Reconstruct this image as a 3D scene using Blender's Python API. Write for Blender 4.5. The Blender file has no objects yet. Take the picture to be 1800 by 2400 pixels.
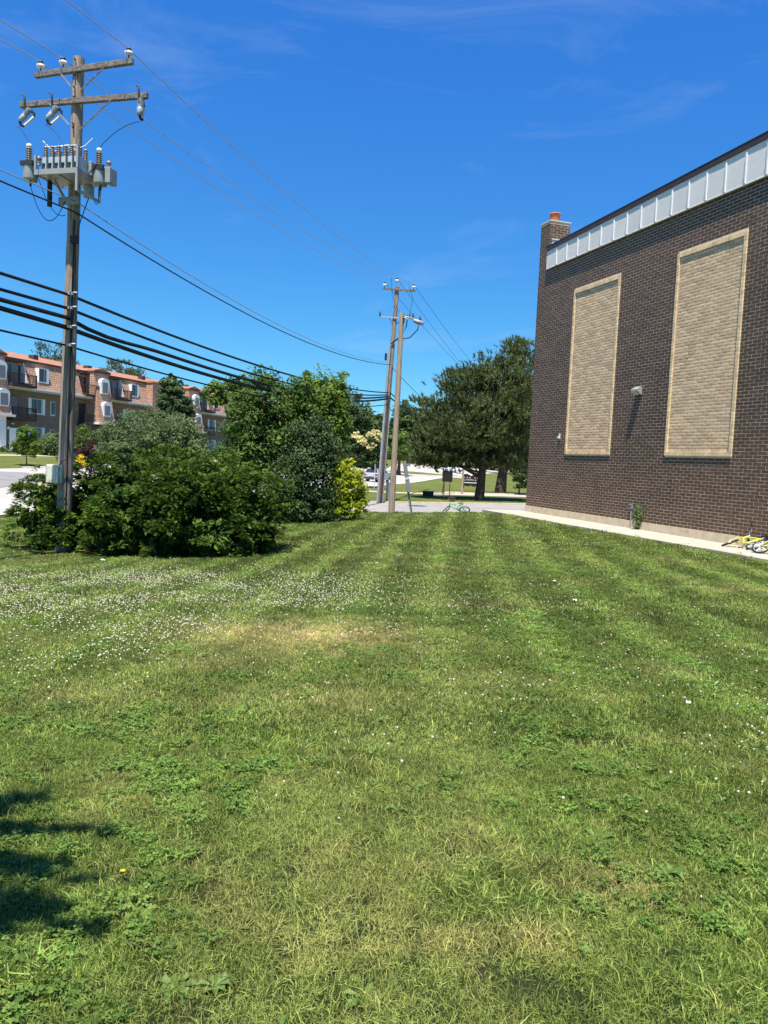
import bpy, bmesh, math, random
import numpy as np
from mathutils import Vector, Matrix, Euler

R = math.radians
random.seed(7)
rng = np.random.default_rng(7)
scn = bpy.context.scene
C = scn.collection

# ---------------------------------------------------------------- camera, sky, sun, exposure
CAMZ, PITCH, ROLL, FPX = 2.03, R(3.97), R(2.5), 1803.0
cam_d = bpy.data.cameras.new('camera')
cam = bpy.data.objects.new('camera', cam_d)
C.objects.link(cam)
cam_d.sensor_fit = 'VERTICAL'
cam_d.sensor_height = 36.0
cam_d.lens = FPX / 2400 * 36.0
cam_d.clip_start, cam_d.clip_end = 0.05, 3000
CR = Matrix.Rotation(math.pi / 2 - PITCH, 3, 'X') @ Matrix.Rotation(ROLL, 3, 'Z')
cam.matrix_world = Matrix.Translation((0, 0, CAMZ)) @ CR.to_4x4()
scn.camera = cam

SUN_EL, SUN_AZ = R(69.5), R(9)          # light travels towards SUN_AZ right of +Y
TR = Vector((math.sin(SUN_AZ) * math.cos(SUN_EL), math.cos(SUN_AZ) * math.cos(SUN_EL), -math.sin(SUN_EL)))
world = bpy.data.worlds.new('World')
scn.world = world
world.use_nodes = True
wn, wl = world.node_tree.nodes, world.node_tree.links
wn.clear()
sky = wn.new('ShaderNodeTexSky')
sky.sky_type = 'NISHITA'
sky.sun_disc = False
sky.sun_elevation = SUN_EL
sky.sun_rotation = math.pi + SUN_AZ
sky.air_density, sky.dust_density, sky.ozone_density = 0.8, 0.05, 3.0
# grade the sky per channel to the deep clear blue of a June noon
spl_ = wn.new('ShaderNodeSeparateColor')
cmb_ = wn.new('ShaderNodeCombineColor')
wl.new(sky.outputs[0], spl_.inputs[0])
for i_, (pw_, gn_) in enumerate(((1.21, .238), (.894, .80), (.432, 2.47))):
    p_ = wn.new('ShaderNodeMath'); p_.operation = 'POWER'; p_.inputs[1].default_value = pw_
    m_ = wn.new('ShaderNodeMath'); m_.operation = 'MULTIPLY'; m_.inputs[1].default_value = gn_
    wl.new(spl_.outputs[i_], p_.inputs[0]); wl.new(p_.outputs[0], m_.inputs[0]); wl.new(m_.outputs[0], cmb_.inputs[i_])
hsv = cmb_
# thin cirrus, laid out on the sky's own direction vector
tc = wn.new('ShaderNodeTexCoord')
mp = wn.new('ShaderNodeMapping')
mp.inputs['Rotation'].default_value = (0.0, R(18), R(20))
mp.inputs['Scale'].default_value = (1.6, 2.4, 6.5)
mp.inputs['Location'].default_value = (3.4, 2.2, 0.3)
n1 = wn.new('ShaderNodeTexNoise')
n1.inputs['Scale'].default_value = 1.5
n1.inputs['Detail'].default_value = 9
n1.inputs['Roughness'].default_value = 0.62
n1.inputs['Distortion'].default_value = 0.9
rp = wn.new('ShaderNodeValToRGB')
rp.color_ramp.elements[0].position = 0.53
rp.color_ramp.elements[1].position = 0.85
rp.color_ramp.elements[1].color = (0.19, 0.19, 0.19, 1)
mx = wn.new('ShaderNodeMixRGB')
mx.inputs[2].default_value = (4.6, 5.2, 6.0, 1)
bg = wn.new('ShaderNodeBackground')
bg.inputs['Strength'].default_value = 0.094
wo = wn.new('ShaderNodeOutputWorld')
wl.new(tc.outputs['Generated'], mp.inputs['Vector'])
wl.new(mp.outputs[0], n1.inputs['Vector'])
wl.new(n1.outputs['Fac'], rp.inputs[0])
wl.new(rp.outputs[0], mx.inputs[0])
wl.new(hsv.outputs[0], mx.inputs[1])
wl.new(mx.outputs[0], bg.inputs['Color'])
wl.new(bg.outputs[0], wo.inputs[0])

sun_d = bpy.data.lights.new('sun', 'SUN')
sun_d.energy = 5.0
sun_d.angle = R(0.53)
sun_d.color = (1.0, 0.94, 0.84)
sun = bpy.data.objects.new('sun', sun_d)
sun.rotation_euler = TR.to_track_quat('-Z', 'Y').to_euler()
sun.location = (-10, -20, 60)
C.objects.link(sun)

scn.view_settings.view_transform = 'Standard'
scn.view_settings.look = 'None'
scn.view_settings.gamma = 1
scn.view_settings.use_curve_mapping = False
scn.view_settings.exposure = 0.95
scn.render.engine = 'CYCLES'
scn.cycles.max_bounces = 6
scn.cycles.transparent_max_bounces = 8

# ---------------------------------------------------------------- geometry helpers
def ray(px, py):
    return CR @ Vector(((px - 900) / FPX, -(py - 1200) / FPX, -1))

def at(px, py, D):
    r = ray(px, py)
    return Vector((0, 0, CAMZ)) + r * (D / r.y)

def atz(px, py, z):
    r = ray(px, py)
    return Vector((0, 0, CAMZ)) + r * ((z - CAMZ) / r.z)

def proj(P):
    P = np.asarray(P, float).reshape(-1, 3)
    M = np.array(CR)
    c = (P - [0, 0, CAMZ]) @ M
    return 900 - FPX * c[:, 0] / c[:, 2], 1200 + FPX * c[:, 1] / c[:, 2], -c[:, 2]

def tag(o, label=None, cat=None, group=None, kind=None):
    if label: o['label'] = label
    if cat: o['category'] = cat
    if group: o['group'] = group
    if kind: o['kind'] = kind
    return o

def thing(name, loc, label, cat, group=None, rotz=0.0):
    o = bpy.data.objects.new(name, None)
    o.location = loc
    o.rotation_euler = (0, 0, rotz)
    o.empty_display_size = 0.2
    C.objects.link(o)
    return tag(o, label, cat, group)

def link(name, me, mat=None, parent=None, loc=None, rot=None):
    o = bpy.data.objects.new(name, me)
    if mat is not None and len(me.materials) == 0:
        me.materials.append(mat)
    C.objects.link(o)
    if parent is not None: o.parent = parent
    if loc is not None: o.location = loc
    if rot is not None: o.rotation_euler = rot
    return o

def copy_tree(o, parent=None):
    c = o.copy()
    C.objects.link(c)
    if parent is not None: c.parent = parent
    for ch in [x for x in bpy.data.objects if x.parent == o]:
        copy_tree(ch, c)
    return c

def np_mesh(name, V, F, attrs=None, smooth=False):
    me = bpy.data.meshes.new(name)
    V = np.ascontiguousarray(V, dtype=np.float32)
    F = np.ascontiguousarray(F, dtype=np.int32)
    k = F.shape[1]
    me.vertices.add(len(V))
    me.vertices.foreach_set('co', V.ravel())
    me.loops.add(F.size)
    me.loops.foreach_set('vertex_index', F.ravel())
    me.polygons.add(len(F))
    me.polygons.foreach_set('loop_start', np.arange(0, F.size, k, dtype=np.int32))
    me.polygons.foreach_set('use_smooth', np.full(len(F), smooth, dtype=bool))
    me.update(calc_edges=True)
    for nm, (dom, arr) in (attrs or {}).items():
        a = me.attributes.new(nm, 'FLOAT', dom)
        a.data.foreach_set('value', np.ascontiguousarray(arr, dtype=np.float32))
    return me

class MB:
    """collects shapes; build() links them as one mesh object"""
    def __init__(s):
        s.v, s.f, s.sm = [], [], []
    def add(s, vs, fs, smooth=False):
        b = len(s.v)
        s.v += [tuple(v) for v in vs]
        s.f += [[b + i for i in f] for f in fs]
        s.sm += [smooth] * len(fs)
        return s
    def box(s, c, d, rot=None):
        hx, hy, hz = d[0] / 2, d[1] / 2, d[2] / 2
        vs = [Vector((x, y, z)) for x in (-hx, hx) for y in (-hy, hy) for z in (-hz, hz)]
        if rot is not None: vs = [rot @ v for v in vs]
        c = Vector(c)
        return s.add([c + v for v in vs], [(0, 1, 3, 2), (4, 6, 7, 5), (0, 4, 5, 1), (2, 3, 7, 6), (0, 2, 6, 4), (1, 5, 7, 3)])
    def b2(s, a, b):
        a, b = Vector(a), Vector(b)
        return s.box((a + b) / 2, [abs(q) for q in (b - a)])
    def beam(s, p, q, w, h, up=(0, 0, 1)):
        p, q = Vector(p), Vector(q)
        d = (q - p); L = d.length; d.normalize()
        u = Vector(up)
        if abs(d.dot(u)) > 0.98: u = Vector((0, 1, 0))
        x = d.cross(u).normalized(); y = x.cross(d)
        M = Matrix((x, d, y)).transposed()
        return s.box((p + q) / 2, (w, L, h), M)
    def tube(s, pts, r, n=8, cap=True, smooth=True):
        pts = [Vector(p) for p in pts]
        rs = r if isinstance(r, (list, tuple)) else [r] * len(pts)
        vs, fs = [], []
        up = Vector((0.13, 0.2, 1)).normalized()
        for i, p in enumerate(pts):
            d = (pts[min(i + 1, len(pts) - 1)] - pts[max(i - 1, 0)]).normalized()
            u = up if abs(d.dot(up)) < 0.95 else Vector((1, 0.1, 0)).normalized()
            x = d.cross(u).normalized(); y = d.cross(x)
            for k in range(n):
                a = 2 * math.pi * k / n
                vs.append(p + (x * math.cos(a) + y * math.sin(a)) * rs[i])
        for i in range(len(pts) - 1):
            for k in range(n):
                fs.append((i * n + k, i * n + (k + 1) % n, (i + 1) * n + (k + 1) % n, (i + 1) * n + k))
        s.add(vs, fs, smooth)
        if cap:
            s.add(vs[:n], [tuple(range(n))]); s.add(vs[-n:], [tuple(reversed(range(n)))])
        return s
    def lathe(s, c, prof, n=12, axis=None, smooth=True):
        """prof: (radius, height) along axis (default z)"""
        c = Vector(c)
        M = Matrix.Identity(3) if axis is None else Vector(axis).normalized().to_track_quat('Z', 'Y').to_matrix()
        vs, fs = [], []
        for r_, h in prof:
            for k in range(n):
                a = 2 * math.pi * k / n
                vs.append(c + M @ Vector((r_ * math.cos(a), r_ * math.sin(a), h)))
        for i in range(len(prof) - 1):
            for k in range(n):
                fs.append((i * n + k, i * n + (k + 1) % n, (i + 1) * n + (k + 1) % n, (i + 1) * n + k))
        return s.add(vs, fs, smooth)
    def torus(s, c, R_, r_, axis=(0, 1, 0), n=28, m=8):
        c = Vector(c)
        M = Vector(axis).normalized().to_track_quat('Z', 'Y').to_matrix()
        vs, fs = [], []
        for i in range(n):
            a = 2 * math.pi * i / n
            for j in range(m):
                b = 2 * math.pi * j / m
                vs.append(c + M @ Vector(((R_ + r_ * math.cos(b)) * math.cos(a), (R_ + r_ * math.cos(b)) * math.sin(a), r_ * math.sin(b))))
        for i in range(n):
            for j in range(m):
                fs.append((i * m + j, ((i + 1) % n) * m + j, ((i + 1) % n) * m + (j + 1) % m, i * m + (j + 1) % m))
        return s.add(vs, fs, True)
    def prism(s, poly, d):
        """poly: 3-D points of a planar outline; d: extrusion vector"""
        n = len(poly); d = Vector(d)
        a = [Vector(p) for p in poly]; b = [p + d for p in a]
        s.add(a + b, [tuple(range(n)), tuple(range(2 * n - 1, n - 1, -1))] + [(i, i + n, (i + 1) % n + n, (i + 1) % n) for i in range(n)])
        return s
    def build(s, name, mat, parent=None, loc=None, rot=None, bevel=0, recalc=True):
        me = bpy.data.meshes.new(name)
        me.from_pydata(s.v, [], s.f)
        me.polygons.foreach_set('use_smooth', s.sm)
        if recalc:
            bm = bmesh.new(); bm.from_mesh(me)
            bmesh.ops.recalc_face_normals(bm, faces=bm.faces)
            bm.to_mesh(me); bm.free()
        o = link(name, me, mat, parent, loc, rot)
        if bevel:
            m = o.modifiers.new('bevel', 'BEVEL'); m.width = bevel; m.segments = 1; m.limit_method = 'ANGLE'
        return o

def vnoise(x, y, seed=0):
    """smooth value noise, 0..1"""
    x = np.asarray(x, float); y = np.asarray(y, float)
    xi, yi = np.floor(x).astype(np.int64), np.floor(y).astype(np.int64)
    fx, fy = x - xi, y - yi
    fx, fy = fx * fx * (3 - 2 * fx), fy * fy * (3 - 2 * fy)
    def h(a, b):
        n = (a * 374761393 + b * 668265263 + seed * 974711) & 0x7fffffff
        n = ((n ^ (n >> 13)) * 1274126177) & 0x7fffffff
        return ((n ^ (n >> 16)) & 0xffff) / 65535.0
    return (h(xi, yi) * (1 - fx) + h(xi + 1, yi) * fx) * (1 - fy) + (h(xi, yi + 1) * (1 - fx) + h(xi + 1, yi + 1) * fx) * fy

def fbm(x, y, seed=0, o=4):
    t, a, s = 0, 0.5, 0
    for i in range(o):
        t = t + a * vnoise(x * 2 ** i, y * 2 ** i, seed + i); s += a; a *= 0.5
    return t / s

# ---------------------------------------------------------------- materials
def pmat(name, base, rough=0.8, var=0.15, scale=6.0, bump=0.0, bscale=40.0, spec=0.3, metal=0.0, stretch=(1, 1, 1), tint=0.0, objrand=0.0, base2=None, dirt=None):
    m = bpy.data.materials.new(name)
    m.use_nodes = True
    N, L = m.node_tree.nodes, m.node_tree.links
    b = N['Principled BSDF']
    b.inputs['Roughness'].default_value = rough
    b.inputs['Specular IOR Level'].default_value = spec
    b.inputs['Metallic'].default_value = metal
    t = N.new('ShaderNodeTexCoord')
    mp = N.new('ShaderNodeMapping')
    mp.inputs['Scale'].default_value = stretch
    L.new(t.outputs['Object'], mp.inputs['Vector'])
    n = N.new('ShaderNodeTexNoise')
    n.inputs['Scale'].default_value = scale
    n.inputs['Detail'].default_value = 7
    n.inputs['Roughness'].default_value = 0.6
    L.new(mp.outputs[0], n.inputs['Vector'])
    r = N.new('ShaderNodeValToRGB')
    lo = [max(0, c * (1 - var)) for c in base]
    hi = [min(1, c * (1 + var)) for c in (base2 or base)]
    r.color_ramp.elements[0].position, r.color_ramp.elements[1].position = 0.32, 0.68
    r.color_ramp.elements[0].color = (*lo, 1)
    r.color_ramp.elements[1].color = (*hi, 1)
    L.new(n.outputs['Fac'], r.inputs[0])
    col = r.outputs[0]
    if dirt:
        n2 = N.new('ShaderNodeTexNoise')
        n2.inputs['Scale'].default_value = dirt[1]; n2.inputs['Detail'].default_value = 8; n2.inputs['Roughness'].default_value = 0.7
        L.new(t.outputs['Object'], n2.inputs['Vector'])
        r2 = N.new('ShaderNodeValToRGB')
        r2.color_ramp.elements[0].position, r2.color_ramp.elements[1].position = dirt[2], dirt[2] + 0.16
        L.new(n2.outputs['Fac'], r2.inputs[0])
        mxd = N.new('ShaderNodeMixRGB')
        mxd.inputs[2].default_value = (*dirt[0], 1)
        L.new(r2.outputs[0], mxd.inputs[0]); L.new(col, mxd.inputs[1])
        col = mxd.outputs[0]
    if tint or objrand:
        hs = N.new('ShaderNodeHueSaturation')
        src = None
        if tint:
            a = N.new('ShaderNodeAttribute'); a.attribute_name = 'tint'
            src = a.outputs['Fac']; amt = tint
        else:
            a = N.new('ShaderNodeObjectInfo'); src = a.outputs['Random']; amt = objrand
        mr = N.new('ShaderNodeMapRange')
        mr.inputs['To Min'].default_value, mr.inputs['To Max'].default_value = 1 - amt, 1 + amt
        L.new(src, mr.inputs['Value'])
        L.new(mr.outputs[0], hs.inputs['Value'])
        L.new(col, hs.inputs['Color'])
        col = hs.outputs[0]
    L.new(col, b.inputs['Base Color'])
    if bump:
        nb = N.new('ShaderNodeTexNoise')
        nb.inputs['Scale'].default_value = bscale; nb.inputs['Detail'].default_value = 6
        L.new(mp.outputs[0], nb.inputs['Vector'])
        bp = N.new('ShaderNodeBump')
        bp.inputs['Strength'].default_value = bump; bp.inputs['Distance'].default_value = 0.02
        L.new(nb.outputs['Fac'], bp.inputs['Height'])
        L.new(bp.outputs[0], b.inputs['Normal'])
    return m

def leafmat(name, dark, light, trans=0.35, rough=0.55, spec=0.18, attr='tint', inst=False, attr2=None, dry=None):
    m = bpy.data.materials.new(name)
    m.use_nodes = True
    N, L = m.node_tree.nodes, m.node_tree.links
    b = N['Principled BSDF']
    out = N['Material Output']
    b.inputs['Roughness'].default_value = rough
    b.inputs['Specular IOR Level'].default_value = spec
    a = N.new('ShaderNodeAttribute'); a.attribute_name = attr
    mx = N.new('ShaderNodeMixRGB')
    mx.inputs[1].default_value = (*dark, 1); mx.inputs[2].default_value = (*light, 1)
    L.new(a.outputs['Fac'], mx.inputs[0])
    col = mx.outputs[0]
    if dry:
        a2 = N.new('ShaderNodeAttribute'); a2.attribute_name = attr2; a2.attribute_type = 'INSTANCER'
        m2 = N.new('ShaderNodeMixRGB'); m2.inputs[2].default_value = (*dry, 1)
        L.new(a2.outputs['Fac'], m2.inputs[0]); L.new(col, m2.inputs[1]); col = m2.outputs[0]
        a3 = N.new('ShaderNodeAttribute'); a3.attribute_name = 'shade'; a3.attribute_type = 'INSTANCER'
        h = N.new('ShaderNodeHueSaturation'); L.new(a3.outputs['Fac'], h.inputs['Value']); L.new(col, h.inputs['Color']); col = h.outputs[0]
    L.new(col, b.inputs['Base Color'])
    tr = N.new('ShaderNodeBsdfTranslucent')
    hs = N.new('ShaderNodeHueSaturation'); hs.inputs['Value'].default_value = 1.1; hs.inputs['Hue'].default_value = 0.49
    L.new(col, hs.inputs['Color']); L.new(hs.outputs[0], tr.inputs['Color'])
    ms = N.new('ShaderNodeMixShader'); ms.inputs[0].default_value = trans
    L.new(b.outputs[0], ms.inputs[1]); L.new(tr.outputs[0], ms.inputs[2])
    L.new(ms.outputs[0], out.inputs['Surface'])
    return m

M = {}
M['brick'] = pmat('brown_brick', (0.100, 0.056, 0.034), 0.62, 0.2, 9, 0.12, 90, 0.35, tint=0.26)
M['mortar'] = pmat('pale_mortar', (0.64, 0.52, 0.37), 0.95, 0.15, 3, 0.3, 120, 0.1)
M['pale_brick'] = pmat('buff_brick', (0.66, 0.475, 0.295), 0.9, 0.2, 14, 0.25, 45, 0.15, tint=0.2, stretch=(1, 1, 2.2))
M['buff_trim'] = pmat('buff_trim_brick', (0.72, 0.55, 0.33), 0.85, 0.14, 12, 0.4, 60, 0.15, tint=0.16)
M['dark_joint'] = pmat('raked_dark_joint', (0.24, 0.19, 0.13), 0.95, 0.2, 10)
M['concrete'] = pmat('footing_concrete', (0.60, 0.50, 0.35), 0.9, 0.14, 4, 0.2, 60, 0.2, dirt=((0.26, 0.2, 0.13), 2.2, 0.6))
M['walk'] = pmat('walk_concrete', (0.40, 0.36, 0.295), 0.9, 0.12, 2.5, 0.2, 90, 0.2, dirt=((0.36, 0.31, 0.24), 1.3, 0.62), tint=0.06)
M['road'] = pmat('road_concrete', (0.36, 0.335, 0.31), 0.9, 0.09, 0.35, 0.1, 40, 0.2, dirt=((0.31, 0.285, 0.265), 0.22, 0.58))
M['drive'] = pmat('driveway_asphalt', (0.26, 0.245, 0.23), 0.92, 0.12, 0.8, 0.3, 60, 0.2, dirt=((0.25, 0.235, 0.22), 0.6, 0.56))
M['asphalt'] = pmat('worn_asphalt', (0.21, 0.20, 0.20), 0.92, 0.15, 0.8, 0.3, 60, 0.2)
M['kerb'] = pmat('kerb_concrete', (0.5, 0.46, 0.4), 0.9, 0.12, 3, 0.2, 60, 0.2)
M['kerb_y'] = pmat('faded_yellow_kerb', (0.55, 0.46, 0.28), 0.9, 0.2, 3, 0.2, 60, 0.2)
M['line_y'] = pmat('faded_yellow_paint', (0.5, 0.38, 0.2), 0.9, 0.35, 8)
M['line_w'] = pmat('faded_white_paint', (0.6, 0.57, 0.53), 0.9, 0.2, 8)
M['panel'] = pmat('fascia_panel_metal', (0.70, 0.68, 0.62), 0.5, 0.05, 1.6, 0, 0, 0.4, objrand=0.05, dirt=((0.44, 0.43, 0.37), 2.2, 0.55))
M['rib'] = pmat('fascia_rib_metal', (0.72, 0.73, 0.74), 0.45, 0.05, 5, 0, 0, 0.4)
M['coping'] = pmat('brown_coping', (0.055, 0.032, 0.028), 0.5, 0.15, 4, 0, 0, 0.4)
M['flash'] = pmat('pale_flashing', (0.6, 0.61, 0.62), 0.4, 0.08, 4, 0, 0, 0.5)
M['clay'] = pmat('orange_clay_flue', (0.50, 0.17, 0.075), 0.7, 0.15, 6, 0.1)
M['stone'] = pmat('cap_stone', (0.5, 0.46, 0.40), 0.85, 0.12, 5, 0.2)
M['wood'] = pmat('weathered_pole_wood', (0.215, 0.155, 0.112), 0.85, 0.42, 3.2, 0.8, 9, 0.2, stretch=(9, 9, 0.5), base2=(0.32, 0.255, 0.20))
M['wood_l'] = pmat('pale_pole_wood', (0.30, 0.225, 0.155), 0.85, 0.28, 3.2, 0.6, 9, 0.2, stretch=(9, 9, 0.5), base2=(0.36, 0.29, 0.22))
M['wood_arm'] = pmat('grey_arm_wood', (0.13, 0.11, 0.10), 0.9, 0.4, 6, 0.5, 14, 0.15, stretch=(1, 6, 6), base2=(0.20, 0.175, 0.155))
M['galv'] = pmat('galvanized_steel', (0.34, 0.36, 0.38), 0.5, 0.14, 6, 0, 0, 0.5, metal=0.35)
M['grey_metal'] = pmat('painted_grey_metal', (0.27, 0.29, 0.29), 0.5, 0.1, 5, 0, 0, 0.4)
M['can'] = pmat('pale_grey_can', (0.40, 0.455, 0.475), 0.4, 0.08, 5, 0, 0, 0.5)
M['dark_metal'] = pmat('dark_steel', (0.035, 0.036, 0.038), 0.5, 0.2, 5)
M['black'] = pmat('black_plastic', (0.012, 0.012, 0.013), 0.5, 0.2, 8, 0, 0, 0.4)
M['porc'] = pmat('brown_grey_porcelain', (0.21, 0.17, 0.15), 0.3, 0.1, 5, 0, 0, 0.6)
M['porc_w'] = pmat('white_porcelain', (0.72, 0.73, 0.70), 0.25, 0.05, 5, 0, 0, 0.6)
M['bare_wire'] = pmat('bare_aluminium_wire', (0.35, 0.36, 0.38), 0.45, 0.1, 5, metal=0.3)
M['galv_l'] = pmat('light_grey_tank', (0.33, 0.345, 0.355), 0.5, 0.15, 4, 0, 0, 0.4)
M['cutout'] = pmat('grey_polymer_insulator', (0.30, 0.34, 0.35), 0.45, 0.1, 5, 0, 0, 0.4)
M['bus'] = pmat('white_bus_lead', (0.78, 0.78, 0.76), 0.5, 0.05, 5)
M['cable'] = pmat('black_cable', (0.013, 0.014, 0.016), 0.55, 0.2, 8, 0, 0, 0.35)
M['cream'] = pmat('cream_cabinet_paint', (0.62, 0.62, 0.49), 0.5, 0.06, 5, 0, 0, 0.4)
M['lens'] = pmat('dirty_lamp_lens', (0.30, 0.29, 0.20), 0.25, 0.2, 12, 0, 0, 0.6)
M['white'] = pmat('white_trim_paint', (0.78, 0.78, 0.77), 0.6, 0.04, 3, 0, 0, 0.3)
M['glass'] = pmat('dark_window_glass', (0.03, 0.035, 0.04), 0.08, 0.2, 2, 0, 0, 0.6)
M['curtain'] = pmat('pale_curtain', (0.20, 0.21, 0.22), 0.85, 0.15, 6, stretch=(14, 14, 0.3))
M['interior'] = pmat('dark_recess_wall', (0.10, 0.075, 0.06), 0.9, 0.2, 3)
M['rail'] = pmat('brown_black_railing', (0.035, 0.022, 0.020), 0.6, 0.2, 4)
M['slab'] = pmat('brown_balcony_edge', (0.075, 0.045, 0.038), 0.75, 0.2, 4)
M['soffit'] = pmat('pale_soffit', (0.48, 0.46, 0.41), 0.8, 0.08, 3)
M['shingle'] = pmat('orange_roof_shingle', (0.29, 0.135, 0.085), 0.9, 0.2, 2.5, 0.4, 30, 0.1, base2=(0.34, 0.165, 0.105))
M['trunk'] = pmat('bark', (0.085, 0.062, 0.048), 0.95, 0.4, 7, 0.8, 14, 0.1, stretch=(3, 3, 0.7))
M['soil'] = pmat('soil', (0.07, 0.05, 0.035), 1, 0.3, 6, 0.5)
M['paper'] = pmat('white_paper', (0.8, 0.79, 0.78), 0.8, 0.03, 5)

def brick_tex(name, c1, c2, mortar, scale, bw=0.5, rh=0.25, msz=0.012, axis='XZ'):
    """small bricks or tile courses on far walls, too small to be geometry"""
    m = bpy.data.materials.new(name); m.use_nodes = True
    N, L = m.node_tree.nodes, m.node_tree.links
    b = N['Principled BSDF']; b.inputs['Roughness'].default_value = 0.9; b.inputs['Specular IOR Level'].default_value = 0.15
    t = N.new('ShaderNodeTexCoord')
    sp = N.new('ShaderNodeSeparateXYZ'); cb = N.new('ShaderNodeCombineXYZ')
    L.new(t.outputs['Object'], sp.inputs[0])
    ad = N.new('ShaderNodeMath'); ad.operation = 'ADD'
    L.new(sp.outputs[0], ad.inputs[0]); L.new(sp.outputs[1], ad.inputs[1])
    L.new(ad.outputs[0], cb.inputs[0]); L.new(sp.outputs[2], cb.inputs[1])
    k = N.new('ShaderNodeTexBrick')
    k.inputs['Scale'].default_value = scale
    k.inputs['Brick Width'].default_value = bw; k.inputs['Row Height'].default_value = rh
    k.inputs['Mortar Size'].default_value = msz; k.inputs['Bias'].default_value = 0.0
    k.inputs['Color1'].default_value = (*c1, 1); k.inputs['Color2'].default_value = (*c2, 1); k.inputs['Mortar'].default_value = (*mortar, 1)
    L.new(cb.outputs[0], k.inputs['Vector'])
    n = N.new('ShaderNodeTexNoise'); n.inputs['Scale'].default_value = 1.3; n.inputs['Detail'].default_value = 6
    L.new(t.outputs['Object'], n.inputs['Vector'])
    mr = N.new('ShaderNodeMapRange'); mr.inputs['To Min'].default_value = 0.72; mr.inputs['To Max'].default_value = 1.28
    L.new(n.outputs['Fac'], mr.inputs['Value'])
    h = N.new('ShaderNodeHueSaturation'); L.new(mr.outputs[0], h.inputs['Value']); L.new(k.outputs['Color'], h.inputs['Color'])
    L.new(h.outputs[0], b.inputs['Base Color'])
    bp = N.new('ShaderNodeBump'); bp.inputs['Strength'].default_value = 0.5; bp.inputs['Distance'].default_value = 0.02
    bp.invert = True
    L.new(k.outputs['Fac'], bp.inputs['Height']); L.new(bp.outputs[0], b.inputs['Normal'])
    return m
M['mansard'] = brick_tex('mansard_shakes', (0.46, 0.27, 0.19), (0.58, 0.35, 0.245), (0.10, 0.066, 0.05), 1.0, 0.42, 0.23, 0.02)
M['apt_brick'] = brick_tex('apartment_brick', (0.19, 0.13, 0.10), (0.25, 0.175, 0.135), (0.26, 0.22, 0.175), 1.0, 0.26, 0.085, 0.008)

# ---------------------------------------------------------------- the lie of the land
GP = [(0, 0, .35), (-4, 2, .32), (4, 2, .36), (0, 6, .28), (-5, 8, .05), (5, 8, .2), (0, 12, .05), (-6, 13, -.28), (3, 15, .05),
      (-7.5, 18, -.467), (-4.5, 16.3, -.36), (-1, 18, -.2), (3, 21, .0), (-13.5, 27, -.5), (-9, 24, -.55), (-3, 26, -.5), (0.4, 30, -.34),
      (3.2, 30, -.06), (4.6, 32.2, -.07), (.36, 37, -.667), (-4, 35, -.72), (3.5, 37.5, -.55), (6, 40, -.74), (0, 43, -.75), (-8, 44, -.75), (8, 47, -.75), (-.8, 48, -.75),
      (10, 54, -.74), (5, 57, -.72), (-2, 62, -.72), (12, 66, -.72), (-2.1, 74, -.81), (-5, 98, -.55), (6, 111, -.8), (-5, 163, -.62), (19, 165, -.8),
      (-19, 38, -.12), (-24.8, 53, .27), (-25, 60, .6), (-38.6, 77, 1.2), (-28, 80, .85), (-34, 95, 1.2), (-18, 90, .35), (-24, 126, 1.2), (-12, 110, .25), (-8, 135, .35), (-4, 165, .7), (2, 195, 1.0), (6, 235, 1.9), (-20, 190, 1.6),
      (-22, 10, -.4), (-18, -15, 0), (-40, 10, .2), (-45, 50, .9), (-80, 90, 1.6), (-80, -30, .5), (20, -20, .4), (30, 60, -.6), (60, 120, -.6), (60, 20, 0), (40, 240, -.4), (-60, 260, .8),
      (200, 500, 0), (-200, 500, 0), (300, 0, 0), (-300, 0, 0), (0, -250, 0), (300, 800, 0), (-300, 800, 0), (0, 800, 0)]
def add_edge(px, py, z):
    p = atz(px, py, z); GP.append((p.x, p.y, z - 0.03))
EC = atz(1231.5, 1198, 0)                    # foot of the brown building's visible corner
wv = ray(300, 1052); wv = Vector((wv.x, wv.y, 0)).normalized()
ED = -wv                                     # along the wall, from the corner towards the camera's right
EN = Vector((-ED.y, ED.x, 0))                # into the building
for t in (1, 5, 9, 13, 18):
    p = EC + ED * t - EN * 1.95
    GP.append((p.x, p.y, -.09))
GP = np.array(GP)
def _phi(r2):
    return np.where(r2 > 1e-9, 0.5 * r2 * np.log(np.maximum(r2, 1e-9)), 0)
_n = len(GP)
_X = GP[:, :2] / 20.0
_K = _phi(((_X[:, None] - _X[None]) ** 2).sum(-1)) + 0.02 * np.eye(_n)
_P = np.c_[np.ones(_n), _X]
_sol = np.linalg.solve(np.block([[_K, _P], [_P.T, np.zeros((3, 3))]]), np.r_[GP[:, 2], 0, 0, 0])
def H(x, y):
    x = np.atleast_1d(np.asarray(x, float)) / 20.0; y = np.atleast_1d(np.asarray(y, float)) / 20.0
    out = np.empty(len(x))
    for i in range(0, len(x), 20000):
        q = np.c_[x[i:i + 20000], y[i:i + 20000]]
        k = _phi(((q[:, None] - _X[None]) ** 2).sum(-1))
        out[i:i + 20000] = k @ _sol[:_n] + _sol[_n] + q @ _sol[_n + 1:]
    return out
def H1(x, y): return float(H([x], [y])[0])
def gp(px, py, dmax=400):
    """where the view ray through a photo pixel meets the ground"""
    Ds = np.concatenate([np.arange(1.5, 60, .1), np.arange(60, dmax, .5)])
    r = ray(px, py)
    P = np.array([r.x, r.y, r.z])[None] * (Ds / r.y)[:, None] + [0, 0, CAMZ]
    g = P[:, 2] - H(P[:, 0], P[:, 1])
    i = int(np.argmax(g < 0))
    return Vector(P[i])

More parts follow.
